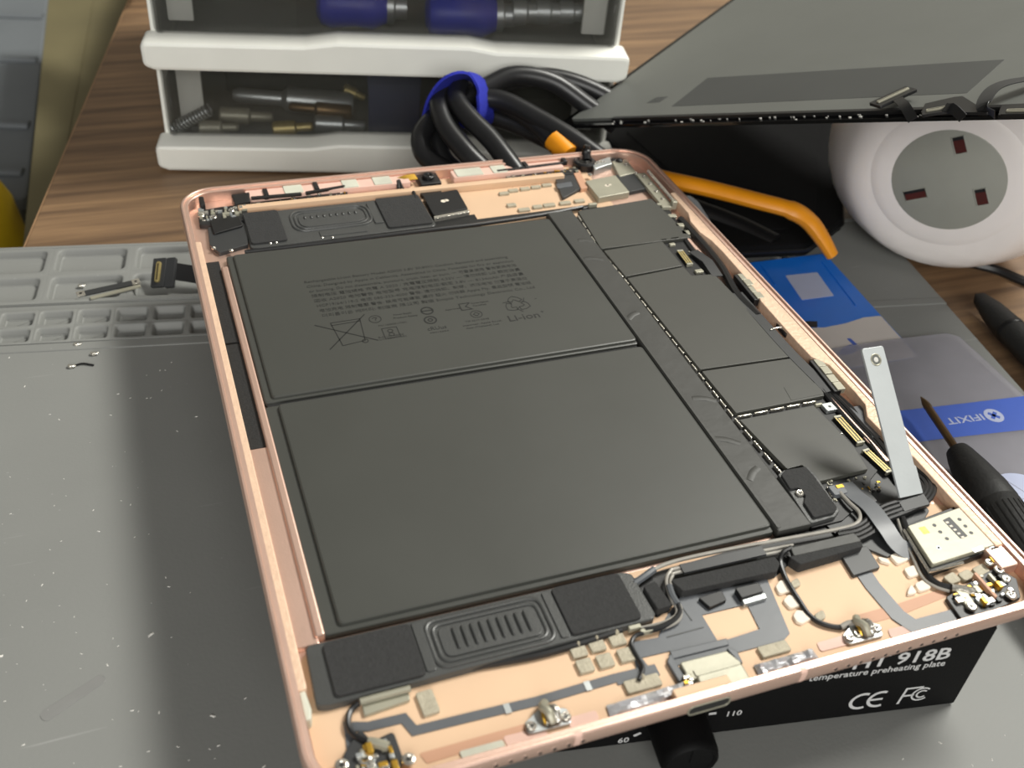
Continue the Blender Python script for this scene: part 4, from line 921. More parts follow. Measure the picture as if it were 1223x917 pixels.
# ================================================================== display panel leaning on the power tower
d1 = (CR * -1255.5 + CU * 277.5 + CB * -1243).normalized(); d2 = (CR * 1535.6 + CU * 1380.6 + CB * -1243).normalized()
dw = -d1; dv = (d2 - dw * d2.dot(dw)).normalized(); dn = dw.cross(dv)
DA = atd(664, 150, 460)
DX = frame(DA, dw, dv, dn)
dp = thing('display_panel', DA, 'removed tablet display lying back side up across the white power tower', 'display')
MB().slab(rect(0, 250, 0, 174), -1.6, -.2, 8, .15, xf=DX).build('cover_glass', 'glass', dp)
MB().slab(rect(5.5, 247, 4.2, 170), -.3, 1.0, 2, .2, xf=DX).build('back_plate', 'lcdback', dp)
def dpl(px, py, off=0):
    P = DX.inverted() @ onplane(px, py, DX @ Vector((0, 0, off)), dn); return (P.x, P.y)
MB().slab([dpl(802, 127, 1.05), dpl(1155, 111, 1.05), dpl(1200, 71, 1.05), dpl(845, 93, 1.05)], .9, 1.08, .4, .02, xf=DX).build('back_film', 'lcdfoil', dp)
MB().slab([dpl(772, 123, 1.05), dpl(788, 122, 1.05), dpl(798, 115, 1.05), dpl(784, 116, 1.05)], .9, 1.06, .2, .02, xf=DX).build('back_label', 'lcdfoil', dp)
gl = MB()
for i in range(60):
    x = random.uniform(30, 245); y = random.uniform(.4, 3.0); a = random.uniform(.12, .6)
    gl.box(x - a, x + a, y - a * .4, y + a * .4, -.2, random.uniform(0, .5), xf=DX)
gl.build('glue_residue', 'flake', dp, kind='stuff')
MB().slab(rect(30, 248, 3.0, 5.0), -.2, 1.3, .2, .1, xf=DX).build('edge_frame', 'black', dp)
def dflex(stem, head, hw, hh, name='flex_connector'):
    a = dpl(*stem, 1.5); h = dpl(*head, 4)
    A_ = DX @ Vector((a[0], a[1], .6)); Hh = DX @ Vector((h[0], h[1], 4.0))
    o = MB().ribbon(catmull([A_, A_.lerp(Hh, .5) + dn * 1.2, Hh], 4), dw, 3.4, .3).build(name, 'black', dp)
    return o, h
def dhead(px0, px1, wd, off, parent):
    a = Vector((*dpl(*px0, off), off)); c = Vector((*dpl(*px1, off), off)); ux_ = (c - a).normalized(); L_ = (c - a).length; uy_ = Vector((-ux_.y, ux_.x, 0))
    X = DX @ frame(a, ux_, uy_, Vector((0, 0, 1)))
    MB().box(-1.2, L_ + 1.2, -wd / 2, wd / 2, -1.0, .0, .5, .1, xf=X).build('connector_board', 'black', parent)
    MB().box(0, L_, -.75, .75, 0, .6, .5, .2, xf=X).build('connector_pins', 'nickel', parent)
    MB().box(.6, L_ - .6, -.15, .15, .6, .64, xf=X).build('connector_slot', 'black', parent)
o, h = dflex((1090, 140), (1072, 118), 12, 5); dhead((1048, 123), (1085, 106), 6.4, 4.2, o)
o, h = dflex((1150, 138), (1128, 128), 12, 5); dhead((1106, 133), (1135, 128), 4.8, 3.2, o)
MB().slab([dpl(1100, 137, 1.2), dpl(1182, 137, 1.2), dpl(1150, 117, 1.2), dpl(1140, 118, 1.2), dpl(1105, 126, 1.2)], 1.0, 2.0, .5, .2, xf=DX).build('flex_tail', 'black', o)
P = [Vector((*dpl(px, py, z_), z_)) for px, py, z_ in ((1188, 137, 1.2), (1175, 126, 3.5), (1184, 108, 5), (1205, 98, 5), (1245, 92, 3))]
MB().ribbon([DX @ v for v in catmull(P, 5)], dv * .6 - dw, 5.0, .3).build('flex_tail', 'flexdark', dp)
o = MB().slab([dpl(1196, 128, 1.2), dpl(1240, 126, 1.2), dpl(1240, 140, 1.2), dpl(1192, 141, 1.2)], 1.0, 2.2, .4, .2, xf=DX).build('flex_connector', 'black', dp)
dhead((1202, 133), (1236, 132), 4, 3.0, o)

# ================================================================== power tower
PC = atd(1143, 190, 452); PC.z = 49
R0 = 53.0
dq = 380.0
while (atd(1133, 215, dq) - PC).length > 39.5 and dq < 452: dq += 1.0
sock_c = atd(1133, 215, dq)
sn = (sock_c - PC); sn.normalize()
top_h = 40.0
def top_gap(h):                                             # clearance between tower top and display underside
    m_ = -1e9
    for j in range(25):
        for i in range(40):
            th = math.pi / 2 * j / 24; ph = 2 * math.pi * i / 40; d = Vector((math.sin(th) * math.cos(ph), math.sin(th) * math.sin(ph), math.cos(th)))
            k_ = (abs(d.x) ** 2.3 + abs(d.y) ** 2.3 + abs(d.z) ** 2.3) ** (-1 / 2.3)
            m_ = max(m_, (PC + Vector((d.x * R0, d.y * R0, d.z * h)) * k_ - DA).dot(dn))
    return m_
while top_h < 90 and top_gap(top_h + 1) < -1.8: top_h += 1
pt = thing('power_tower', (PC.x, PC.y, -4), 'rounded white power tower with a grey socket face under the display panel', 'power socket')
b = MB(); nu, nv = 40, 24; vs = []; fs = []
flat_d = 38.0
for j in range(nv + 1):
    th = math.pi * j / nv
    for i in range(nu):
        ph = 2 * math.pi * i / nu
        d = Vector((math.sin(th) * math.cos(ph), math.sin(th) * math.sin(ph), math.cos(th)))
        k_ = (abs(d.x) ** 2.3 + abs(d.y) ** 2.3 + abs(d.z) ** 2.3) ** (-1 / 2.3)
        v = Vector((d.x * R0, d.y * R0, d.z * (top_h if d.z > 0 else 52))) * k_
        e = v.dot(sn)
        if e > flat_d: v -= sn * ((e - flat_d) * .93)
        if v.z < -52: v.z = -52
        vs.append(PC + v)
for j in range(nv):
    for i in range(nu): fs.append([j * nu + i, j * nu + (i + 1) % nu, (j + 1) * nu + (i + 1) % nu, (j + 1) * nu + i])
b.add(vs, fs).build('tower_body', 'ball', pt, ang=50)
fc_ = PC + sn * (flat_d + .9)
# socket axis: earth slot to the left, line and neutral to the right
sx = (CR - sn * CR.dot(sn)).normalized(); sy = sn.cross(sx)
SXF = frame(fc_, sx, sy, sn)
MB().lathe([(36, -4.2), (33, -1.6), (30, -.2), (27, .5), (22.2, .75)], fc_, sn, 48).build('socket_collar', 'ball', pt, ang=60)
fcx = MB().lathe([(21.9, 0), (21.9, .9), (21.5, 1.1), (.01, 1.1)], fc_, sn, 48).build('socket_face', 'sock', pt)
def spx(px, py):
    P_ = SXF.inverted() @ onplane(px, py, fc_ + sn * 1.1, sn); return P_
for px, py, w_, h_ in ((1093, 232, 8.6, 4.6), (1146, 173, 4.6, 7.2), (1172, 235, 4.6, 7.2)):
    P_ = spx(px, py); X = SXF @ frame(Vector((P_.x, P_.y, 1.1)), Vector((.89, .454, 0)).normalized(), Vector((-.454, .89, 0)).normalized(), Vector((0, 0, 1)))
    o = MB().tube([X @ Vector((x, y, 0)) for x, y in rect(-w_ / 2, w_ / 2, -h_ / 2, h_ / 2)], .35, 6, closed=True).build('slot_rim', 'sock', fcx)
    MB().box(-w_ / 2, w_ / 2, -h_ / 2, h_ / 2, -.1, .06, xf=X).build('pin_slot', 'black', fcx)
    MB().box(-w_ / 2 + .3, w_ / 2 - .2, -h_ / 2 + .2, h_ / 2 - 1.6, 0, .12, xf=X).build('safety_shutter', 'red', fcx)
dm = atd(1006, 175, 430)
dd = (dm - PC).normalized(); MB().lathe([(4.2, -3), (4.2, 0), (3.6, .8), (2.2, .9)], PC + dd * 50.0, dd, 20).build('side_button', 'ball', pt)

# ================================================================== drawer unit
UO = Vector((2, 360.3, -4)); UU = Vector((.974, -.228, 0)).normalized(); UB = Vector((-UU.y, UU.x, 0))
UX = frame(UO, UU, UB, Vector((0, 0, 1)))                   # x along the front, y to the back, z up from the desk
du = thing('drawer_unit', UX @ Vector((104, 90, 0)), 'small white drawer unit with smoked clear drawer fronts standing on the desk', 'drawer unit')
fr = MB()
fr.box(0, 2.5, 3, 175, 0, 112, .5, .3, xf=UX).box(205.5, 208, 3, 175, 0, 112, .5, .3, xf=UX).box(2.5, 205.5, 172, 175, 0, 112, xf=UX)
for z in (0, 47, 94): fr.box(2.5, 205.5, 3, 172, z, z + 2.0, xf=UX)
fr.build('cabinet_frame', 'white', du)
for z in (0.4, 48.2):
    dr = MB()
    # clear drawer box: front, sides, floor
    FX = UX @ frame(Vector((0, 0, z)), Vector((1, 0, 0)), Vector((0, 0, 1)), Vector((0, -1, 0)))
    dr.slab(rect(2, 206, 12.5, 45.8), -1.6, 0, 3, .3, xf=FX)
    o = dr.build('drawer', 'clear', du)
    ins_b = MB(); ins_b.box(4.2, 5.6, 0, 165, z + 2.5, z + 40, xf=UX).box(202.4, 203.8, 0, 165, z + 2.5, z + 40, xf=UX).box(5.6, 202.4, 0, 165, z + 2.5, z + 3.9, xf=UX)
    ins_b.build('drawer_tub', 'clear', o)
    lip = [(-2.5, 2.0), (2, .2), (206, .2), (210.5, 2.0), (210.8, 12.6), (150, 13.0), (138, 15.0), (80, 15.0), (66, 13.0), (-2.8, 12.6)]
    lm = MB().slab(lip, -3, 11, [3, 2, 2, 3, 3, 6, 6, 6, 6, 3], 1.6, 5, xf=FX).build('drawer_lip', 'white', o)
    for x0, x1 in ((6, 17), (192, 203)):
        MB().slab(rect(x0, x1, 13, 45), -16.5, -14.5, .5, .2, xf=FX).build('front_post', 'white', o)
# contents: drawer-local placement
def DU(px, py, depth):
    n_ = -UB; return UX.inverted() @ onplane(px, py, UX @ Vector((0, depth, 0)), n_)
def bit(name, m, p0, p1, depth, r, label, cat, group=None, prof=None):
    a = DU(*p0, depth); c = DU(*p1, depth); A_ = UX @ a; C_ = UX @ c; L_ = (C_ - A_).length
    pr_ = prof or [(r * .8, 0), (r, L_ * .04), (r, L_ * .55), (r * .6, L_ * .6), (r * .6, L_ * .95), (r * .4, L_)]
    return MB().lathe(pr_, A_, (C_ - A_), 12).build(name, m, base=A_, label=label, cat=cat, group=group)
a = UX @ DU(207, 153, 6); c = UX @ DU(250, 131, 6); hl = MB(); Pp = []
dirv = (c - a).normalized(); s1 = dirv.orthogonal().normalized(); s2 = dirv.cross(s1)
for i in range(12 * 12 + 1):
    t_ = i / 144; an = t_ * 2 * math.pi * 12; Pp.append(a.lerp(c, t_) + s1 * (2.6 * math.cos(an)) + s2 * (2.6 * math.sin(an)))
hl.tube(Pp, .55, 5).build('coil_spring', 'steel', base=a, label='thin steel coil spring lying in the lower clear drawer', cat='spring')
bit('driver_bit', 'nickel', (238, 152), (285, 152), 10, 3.4, 'short pale metal bit beside the coil spring in the lower drawer', 'driver bit')
bit('driver_bit', 'brass', (326, 154), (374, 151), 8, 3.6, 'brass coloured bit lying near the lower drawer front', 'driver bit')
bit('bit_holder', 'nickel', (262, 137), (326, 140), 22, 4.0, 'knurled metal bit holder behind the short bits', 'bit holder')
bit('screwdriver_shaft', 'steel', (422, 125), (278, 113), 40, 6.0, 'thick steel screwdriver shaft lying across the lower drawer', 'screwdriver')
bit('screwdriver_shaft', 'bronze', (420, 134), (345, 127), 30, 3.6, 'thin dull steel shaft lying under the thick shaft in the drawer', 'screwdriver')
bit('socket_adapter', 'steel', (375, 147), (436, 150), 24, 4.2, 'steel socket adapter beside the navy box in the lower drawer', 'socket')
bit('driver_bit', 'brass', (410, 106), (436, 117), 45, 3.0, 'small bronze bit leaning at the back of the lower drawer', 'driver bit')
a = DU(440, 150, 20); c = DU(500, 96, 20)
bx_ = thing('navy_box', UX @ Vector(((a.x + c.x) / 2, 34, a.z)), 'flat navy blue box standing in the lower drawer', 'box')
MB().box(a.x, a.x + 25, 20, 48, 4.4, 32, .6, .4, xf=UX).build('box_body', 'navy', bx_)
MB().box(a.x - .3, a.x + 25.3, 19.7, 48.3, 32, 36, .6, .4, xf=UX).build('box_lid', 'navy', bx_)
for (p0, p1, m_, lb, r_) in (((378, 4), (462, 8), 'blue', 'bright blue screwdriver handle in the upper drawer', 10.5), ((508, 16), (592, 18), 'blue', 'dark blue tool handle beside the metal sockets in the upper drawer', 10.5)):
    a = UX @ DU(*p0, 26); c = UX @ DU(*p1, 26); L_ = (c - a).length; dd = (c - a).normalized()
    tt = thing('blue_tool', a, lb, 'screwdriver')
    MB().lathe([(r_ * .5, 0), (r_ * .85, 2), (r_, L_ * .2), (r_ * .9, L_ * .55), (r_, L_ * .8), (r_ * .7, L_)], a, dd, 14).build('handle', m_, tt)
    MB().lathe([(r_ * .72, 0), (r_ * .72, 3), (r_ * .5, 4), (r_ * .5, 9)], c, dd, 14).build('ferrule', 'steel', tt)
for i, (px, lb) in enumerate(((612, 'bright chrome socket next to the dark blue handle in the upper drawer'), (640, 'middle chrome socket in the upper drawer row'), (668, 'chrome socket in the upper drawer beside the ridged one'), (690, 'ridged chrome socket at the row end in the upper drawer'))):
    a = UX @ DU(px, 14, 24); r_ = 6.0 - i * .5
    MB().lathe([(r_, 0), (r_, 6), (r_ * .8, 7), (r_ * .8, 11), (r_ * .6, 11.3), (r_ * .55, 8)], a, UU, 14).build('chrome_socket', 'steel', base=a, label=lb, cat='socket', group='chrome sockets in the upper drawer')
a = DU(225, 26, 30); tt = thing('tool_roll', UX @ Vector((105, 85, 52)), 'black fabric tool roll filling the upper clear drawer', 'tool roll')
b = MB(); b.tube([UX @ Vector((58, 85, 62)), UX @ Vector((150, 85, 62))], 10, 16); b.build('roll', 'foam', tt)
for x in (75, 132): MB().tube([UX @ Vector((x, 85 + 10.4 * math.cos(t_ * math.pi / 8), 62 + 10.4 * math.sin(t_ * math.pi / 8))) for t_ in range(16)], .9, 6, closed=True).build('strap', 'black', tt)
tt = thing('parts_tray', UX @ Vector((110, 110, 4)), 'dark parts tray at the back of the lower clear drawer', 'tray')
MB().box(20, 195, 70, 150, 4.4, 30, 3, .5, xf=UX).build('tray_body', 'black', tt); MB().box(24, 191, 74, 146, 30, 31, 3, .3, xf=UX).build('tray_lid', 'foam', tt)

# ================================================================== cable bundle and strap
cb = thing('cable_bundle', atd(580, 190, 470).xy.to_3d() + Vector((0, 0, -4)), 'coiled black power cable tied with a blue strap before the drawer unit', 'cable')
def loop(name, pts, r=4.2, m='cable', parent=None, seg=7):
    P_ = [atd(px, py, dp_ - 22) for px, py, dp_ in pts]
    for v in P_:
        if v.z < .3: v.z = .3
    return MB().tube(catmull(P_, seg), r, 12).build(name, m, parent or cb)
loop('cable_loop', [(735, 150, 490), (700, 125, 486), (660, 98, 482), (615, 90, 478), (580, 104, 474), (548, 122, 470), (520, 140, 466), (503, 162, 460), (508, 186, 455), (535, 204, 452), (580, 220, 452)])
loop('cable_loop', [(755, 135, 500), (710, 108, 496), (660, 92, 492), (610, 96, 486), (575, 108, 478), (545, 110, 470), (530, 130, 464), (545, 165, 456), (575, 200, 450), (600, 222, 448)])
loop('cable_loop', [(560, 104, 474), (535, 106, 466), (524, 120, 460), (532, 150, 452), (555, 180, 446), (580, 205, 444)])
loop('cable_loop', [(550, 100, 466), (545, 118, 458), (560, 140, 452), (585, 165, 448), (605, 190, 444), (620, 210, 442)])
loop('cable_loop', [(575, 128, 480), (545, 135, 474), (525, 160, 468), (530, 190, 462), (560, 215, 460)], 4.0)
loop('cable_loop', [(530, 100, 478), (560, 115, 474), (600, 120, 472), (640, 140, 468), (690, 170, 462), (740, 205, 458)], 4.2)
loop('cable_loop', [(570, 112, 478), (610, 128, 474), (640, 148, 470), (658, 166, 466), (668, 176, 462)], 4.2)
loop('cable_loop', [(560, 130, 486), (620, 150, 482), (680, 180, 474), (730, 210, 468)], 4.2)
loop('orange_sleeve', [(661, 167, 464), (670, 176, 462), (680, 186, 460)], 4.7, 'orange')
P_ = [atd(px, py, dp_ - 24) for px, py, dp_ in ((518, 134, 474), (525, 112, 464), (538, 96, 460), (556, 92, 462), (572, 102, 466), (579, 122, 470), (577, 142, 474), (566, 150, 480), (545, 140, 486))]
MB().ribbon(catmull(P_, 6), (CR * .35 - CB * .9 + CU * .2), 15, 1.2).build('cable_strap', 'strap', base=P_[0], label='blue fabric hook and loop strap around the black cable', cat='strap')

# ================================================================== orange handled tool
ot = thing('plier_tool', at(860, 240, 0), 'orange handled tool lying behind the tablet with a bent grip end', 'tool')
zz = 26
P_ = [at(760, 205, zz - 4), at(800, 215, zz), at(850, 226, zz + 1), at(905, 240, zz + 1), at(945, 251, zz), at(966, 264, zz - 4), at(982, 285, zz - 10), at(994, 305, zz - 16)]
C_ = catmull(P_, 6); nC = len(C_)
b = MB(); b.tube(C_, [4.6 if i < nC * .55 else 5.2 - 1.6 * max(0, (i / nC - .75)) * 4 for i in range(nC)], 12, flat=.72); b.build('grip', 'orange', ot)
P2 = [at(755, 230, 8), at(820, 246, 7), at(880, 268, 6), at(925, 290, 5)]
MB().tube(catmull(P2, 6), 5, 12, flat=.8).build('lower_grip', 'black', ot)
P_ = [at(760, 205, zz - 4), at(735, 205, 16), at(755, 230, 8)]
MB().tube(catmull(P_, 6), 6, 10).build('jaw_pivot', 'black', ot)

# black adapter and pouch in the shadow below the display
tcp = Q(6, (705, 148), (1005, 130), (1008, 262), (965, 293), (872, 297), (838, 262), (800, 236))
cxx = sum(p_[0] for p_ in tcp) / 7; cyy = sum(p_[1] for p_ in tcp) / 7
tc_ = thing('tool_case', (cxx, cyy, 0.9), 'flat black fabric tool case under the orange handled tool', 'tool case')
MB().slab(tcp, .9, 7.0, 5, 2.0).build('case_body', 'cloth', tc_)
MB().tube([Vector((x, y, 3.6)) for x, y in inset(rpoly(tcp if area2(tcp) > 0 else tcp[::-1], 5, 4), -.2)], .8, 6, closed=True).build('zip', 'black', tc_)
MB().slab(inset(tcp if area2(tcp) > 0 else tcp[::-1], 12), 6.8, 7.8, 4, .5).build('pocket_flap', 'cloth', tc_)

# ================================================================== sachet, zip bag and tools on the right
sc = thing('sachet', at(990, 370, 0), 'glossy blue and white foil sachet lying between tablet and mat edge', 'sachet')
SP = [(868, 316), (985, 303), (1095, 425), (1030, 436), (960, 446)]
MB().slab(Q(.5, (862, 318), (985, 303), (1040, 364), (1096, 425), (1020, 438), (900, 446)), 0, .9, 1.5, .4).build('film', 'sachet', sc)
wv = [(930, 392), (955, 392), (985, 391), (1010, 386), (1032, 379), (1052, 377), (1095, 424.5), (1020, 437), (935, 442)]
MB().slab(Q(.95, *wv), .3, .98, .5, .05).build('white_panel', 'sachetw', sc)
MB().slab(Q(1.0, (938, 329), (976, 325), (996, 353), (958, 358)), .85, 1.0, .4, .02).build('blank_label', 'paleband', sc, label='pale blank square label')
MB().slab(Q(1.0, (962, 384), (976, 384), (976, 391), (964, 390)), .85, 1.2, .2, .05).build('black_tab', 'black', sc)
for a_, c_ in (((982, 313), (1022, 365)), ((908, 316), (926, 340))): MB().tube([at(*a_, .95), at(*c_, .95)], .35, 6).build('crimp_line', 'sachet', sc)
b = MB(); b.slab(Q(1.0, (999, 423), (1008, 414), (1018, 411), (1027, 417), (1020, 421), (1010, 424)), .95, 1.02, 1.5); b.slab(Q(1.0, (1011, 404), (1016, 404), (1029, 416), (1025, 418)), .95, 1.02, .5); b.build('blue_print', 'blueband', sc)
zb = thing('zip_bag', at(1180, 520, 0), 'milky clear plastic bag with a blue printed band under the screwdriver', 'bag')
bp_ = Q(1.6, (980, 418), (1060, 406), (1130, 398), (1146, 402), (1225, 474), (1330, 580), (1340, 660), (1180, 700), (1100, 560))
MB().slab(bp_, 1.2, 1.75, 1.5, .15).build('film', 'bag', zb)
MB().slab(Q(1.8, (1060, 492), (1140, 483), (1223, 473), (1330, 462), (1350, 500), (1223, 513), (1140, 522), (1092, 528)), 1.7, 1.82, .4, 0).build('blue_band', 'blueband', zb)
# bag print reads upside down from here
q0 = at(1172, 494, 1.9); q1 = at(1129, 500, 1.9)
bx = (q1 - q0).normalized(); by = Vector((-bx.y, bx.x, 0))
text('printed_text', 'IFIXIT', 4.6, frame(q0, bx, by, Vector((0, 0, 1))), 'paleband', zb, width=(q1 - q0).length, bold=.06)
cq = at(1187, 496, 1.9); BXF = frame(cq, bx, by, Vector((0, 0, 1)))
lg = MB().lathe([(3.6, -.06), (3.6, 0)], cq, (0, 0, 1), 24).build('printed_logo', 'paleband', zb)
MB().box(-2.2, 2.2, -.7, .7, .0, .05, .2, xf=BXF @ Matrix.Rotation(math.radians(45), 4, 'Z')).box(-.7, .7, -2.2, 2.2, .0, .05, .2, xf=BXF @ Matrix.Rotation(math.radians(45), 4, 'Z')).build('logo_cross', 'blueband', lg)
cq = at(1226, 594, 1.8)
dsk = MB().lathe([(11.5, -.08), (11.5, .02)], cq, (0, 0, 1), 36).build('round_print', 'paleband', zb)
b = MB(); b.flatpath([(cq.x - 12, cq.y + 1), (cq.x, cq.y - .5), (cq.x + 12, cq.y)], .5, 1.8, 1.86); b.flatpath([(cq.x - 2, cq.y + 11), (cq.x + 2, cq.y)], .5, 1.8, 1.86); b.build('print_line', 'bag', dsk)
# screwdriver
tp0 = at(1100, 474, 9); tp1 = at(1143, 538, 9); sdv = (tp1 - tp0).normalized(); Ls = (tp1 - tp0).length
sd = thing('screwdriver', tp0 + sdv * 60 - Vector((0, 0, 8)), 'slim black handled screwdriver with a bronze blade lying on the plastic bag', 'screwdriver')
MB().lathe([(.25, 0), (1.2, 3.2), (1.45, 5.5), (1.2, 6.5), (1.35, 7), (1.35, Ls + 2)], tp0, sdv, 12).build('blade', 'bronze', sd)
hp = [(2.4, Ls - .5), (3.8, Ls + .3), (4.6, Ls + 3), (6.0, Ls + 10), (7.4, Ls + 19), (7.9, Ls + 26), (7.75, Ls + 26.3), (7.75, Ls + 26.9), (7.9, Ls + 27.2), (7.9, Ls + 55), (7.0, Ls + 66), (6.0, Ls + 74), (6.6, Ls + 78), (6.6, Ls + 88), (3, Ls + 91)]
hd = MB().lathe(hp, tp0, sdv, 28).build('handle', 'grip', sd)
sa = sdv.orthogonal().normalized(); sb_ = sdv.cross(sa)
gv = MB()
for i in range(28):
    a = 2 * math.pi * i / 28; d_ = sa * math.cos(a) + sb_ * math.sin(a)
    gv.tube([tp0 + sdv * (Ls + 30) + d_ * 7.85, tp0 + sdv * (Ls + 53) + d_ * 7.85], .3, 4)
gv.build('grip_ridges', 'grip', hd)
# black pen-like tool on the wood
a = at(1166, 352, 3); c = at(1262, 452, 3); dd = (c - a).normalized(); L_ = (c - a).length
pk = thing('pry_tool', a + Vector((0, 0, -7)), 'black pen shaped tool lying on the desk beside the mat', 'tool')
MB().lathe([(.8, 0), (3.0, 3), (4.8, 12), (5.6, 22), (5.6, L_)], a, dd, 16).build('barrel', 'grip', pk)
MB().lathe([(5.75, 0), (5.9, .5), (5.9, 2), (5.7, 2.5)], a + dd * 24, dd, 16).build('collar', 'black', pk)
MB().tube(catmull([at(1150, 312, -2.4), at(1190, 322, -2.4), at(1230, 338, -2.4), at(1290, 352, -2.4)], 6), 2.2, 8).build('extension_lead', 'cable', base=at(1190, 322, -4), label='black cord running along the desk behind the pen shaped tool', cat='cord')
# clear plastic pick tucked beside the tablet corner
pk_ = thing('opening_pick', at(826, 255, 22), 'clear plastic opening pick wedged under the tablet edge', 'pick')
MB().slab(Q(30, (790, 250), (806, 236), (824, 235), (834, 243), (870, 300), (850, 305)), 30, 30.8, 2.5, .2).build('blade', 'cleargrey', pk_)
MB().slab(Q(30.9, (808, 250), (820, 246), (846, 290), (838, 293)), 30.75, 31.0, 1, .05).build('grip_patch', 'cleargrey', pk_)

# ================================================================== small parts on the mat
fcn = thing('flex_connector', at(192, 345, -1.5), 'loose black flex connector with gold pins standing in a mat pocket', 'connector')
q0 = at(188, 344, 0); ux = Vector((.95, -.3, 0)).normalized(); uz_ = (Vector((0, 0, 1)) * .6 - Vector((.15, .75, 0)) * -.75); 
nn = (CB * .9 + Vector((0, 0, .5)) - CR * .25).normalized(); ux = (CR - nn * CR.dot(nn)).normalized(); uy_ = nn.cross(ux)
CX = frame(atd(189, 325, 400), ux, uy_, nn)
MB().box(-2.7, 2.7, -6.0, 6.0, -1.2, 0, .5, .2, xf=CX).build('connector_board', 'flexdark', fcn)
MB().box(2.6, 6.2, -6.0, 6.2, -2.4, -.6, .5, .2, xf=CX).build('side_wing', 'flexdark', fcn)
pn = MB().box(-1.0, 1.0, -4.3, 4.3, 0, .8, 1.0, .3, xf=CX).build('gold_pins', 'brass', fcn)
MB().box(-.2, .2, -3.4, 3.4, .8, .86, xf=CX).build('pin_gap', 'black', pn)
MB().ribbon([CX @ Vector((5, 1, -2)), CX @ Vector((14, 0, -5)), CX @ Vector((30, 0, -8))], uy_, 7, .5).build('flex_tail', 'black', fcn)
def bracket(p0, p1, z0, z1, w_, m_, label, pads):
    a = at(*p0, z0); c = at(*p1, z1); ux_ = (c - a).normalized(); L_ = (c - a).length; uy2 = Vector((-ux_.y, ux_.x, 0)).normalized(); X = frame(a, ux_, uy2, ux_.cross(uy2))
    t_ = thing('metal_bracket', a, label, 'bracket')
    MB().box(0, L_, -w_ / 2, w_ / 2, 0, .6, .3, .1, xf=X).build('bar', m_, t_)
    for f0 in pads:
        o_ = MB().box(L_ * f0 - 1.5, L_ * f0 + 1.5, -w_ / 2 - .1, w_ / 2 + .1, .3, .8, .3, .1, xf=X).build('end_pad', 'silver', t_)
        MB().lathe([(.55, .78), (.55, .84)], X @ Vector((L_ * f0, 0, 0)), X.to_3x3() @ Vector((0, 0, 1)), 10).build('pad_hole', 'black', o_)
bracket((93, 353), (166, 337), 1.2, 1.6, 3.0, 'flexdark', 'black bracket with bright end pads lying across two mat pockets', (.05, .95))
bracket((108, 357), (168, 342), .9, 1.4, 1.6, 'nickel', 'bare steel bracket bar lying beside the black bracket on the mat', ())
for px, py, lb in ((96, 342, 'tiny steel screw lying in the mat pocket by the black bracket'), (91, 412, 'tiny steel screw lying just before the mat pockets'), (111, 423, 'tiny steel screw lying on the mat surface before the pockets'), (84, 438, 'tiny brass tipped screw with a dark hair on the mat')):
    q = at(px, py, -1.4 if py < 360 else 0.2); z_ = q.z
    t_ = thing('tiny_screw', (q.x, q.y, z_), lb, 'screw', 'loose screws on the mat')
    MB().lathe([(1.0, 0), (1.1, .3), (1.0, .7), (.5, .75)], (q.x, q.y, z_ - .1), (.3, .2, .9), 10).build('head', 'silver', t_)
    MB().lathe([(.5, 0), (.5, 1.6), (.2, 2.0)], (q.x, q.y, z_ + .4), (.9, -.3, .1), 8).build('shank', 'silver', t_)
hr = MB().tube(catmull([at(85, 438, .3), at(98, 434, .5), at(112, 436, .3)], 5), .35, 5).build('dark_fibre', 'black', base=at(98, 436, .1), label='short dark fibre lying beside the brass tipped screw', cat='fibre')
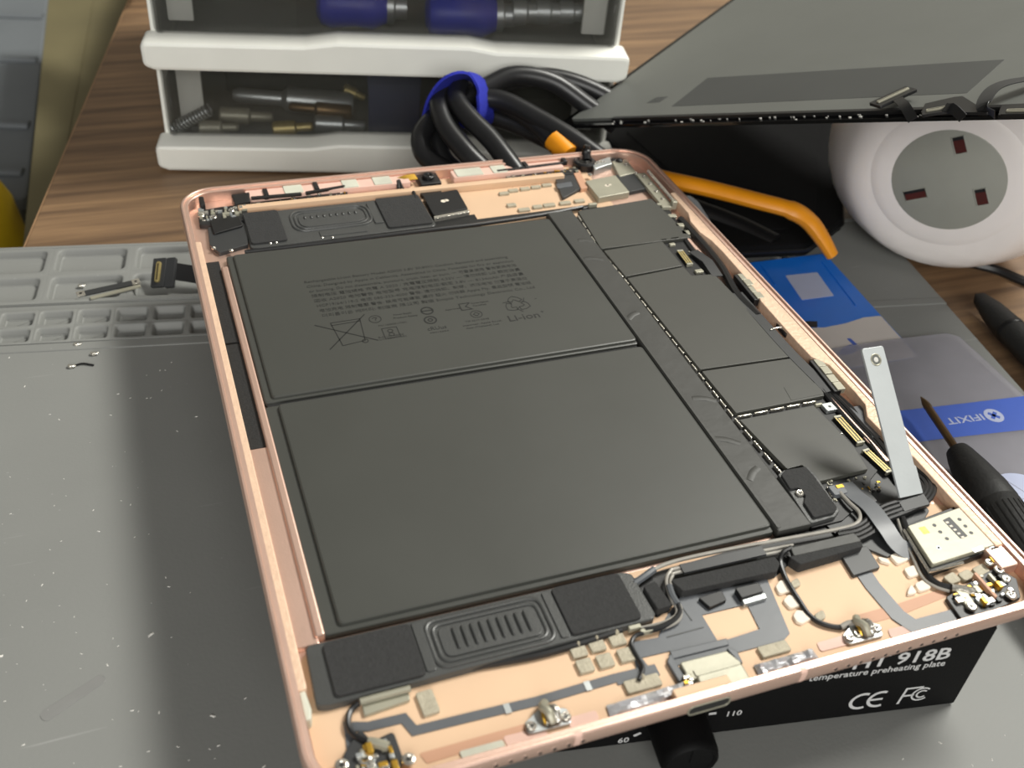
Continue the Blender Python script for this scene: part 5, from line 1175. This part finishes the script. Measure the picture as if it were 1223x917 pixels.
# residue crumbs on the mat
cr_ = MB()
for i in range(150):
    if random.random() < .8: px, py = random.uniform(-20, 330), random.uniform(425, 930)
    else: px, py = random.uniform(880, 1230), random.uniform(770, 930)
    q = at(px, py, 0)
    if -6 < q.x < 194 and -6 < q.y < 256: continue
    a = random.uniform(.08, .34) * (2.0 if random.random() < .08 else 1); r_ = random.uniform(0, 3.14); X = frame(Vector((q.x, q.y, 0)), Vector((math.cos(r_), math.sin(r_), 0)), Vector((-math.sin(r_), math.cos(r_), 0)), Vector((0, 0, 1)))
    cr_.add([X @ Vector(v) for v in ((-a * 1.6, -a * .5, 0), (a * 1.2, -a * .6, 0), (a * 1.5, a * .5, 0), (-a, a * .6, 0), (0, 0, a * .7))], [[0, 1, 4], [1, 2, 4], [2, 3, 4], [3, 0, 4], [3, 2, 1, 0]])
cr_.build('residue_crumbs', 'flake', label='scattered pale glue crumbs lying on the grey repair mat', cat='crumbs', kind='stuff')
q = at(88, 833, .05); rr = math.radians(28); X = frame(Vector((q.x, q.y, 0)), Vector((math.cos(rr), math.sin(rr), 0)), Vector((-math.sin(rr), math.cos(rr), 0)), Vector((0, 0, 1)))
MB().slab([(-8.5, -1.7), (8.5, -1.4), (8.5, 1.6), (-8.5, 1.7)], 0, .12, 1.6, .03, 5, xf=X).build('adhesive_strip', mat('dull_adhesive', (132, 132, 130), .35, 0, .05, 100), base=(q.x, q.y, 0), label='thin grey adhesive strip stuck flat on the repair mat', cat='adhesive strip')
# crumpled clear bag at the back left of the desk
cq = at(150, 2, 0); b = MB(); vs = []; fs = []
for j in range(9):
    for i in range(14):
        th = math.pi * j / 8; ph = 2 * math.pi * i / 14; rr = random.uniform(.75, 1.15)
        vs.append((cq.x + 16 * math.sin(th) * math.cos(ph) * rr, cq.y + 40 + 45 * math.sin(th) * math.sin(ph) * rr, 10 + 14 * math.cos(th) * rr))
for j in range(8):
    for i in range(14): fs.append([j * 14 + i, j * 14 + (i + 1) % 14, (j + 1) * 14 + (i + 1) % 14, (j + 1) * 14 + i])
b.add(vs, fs).build('crumpled_bag', 'crumple', base=(cq.x, cq.y + 40, -4), label='crumpled clear plastic wrapper at the back corner of the desk', cat='wrapper', ang=10)
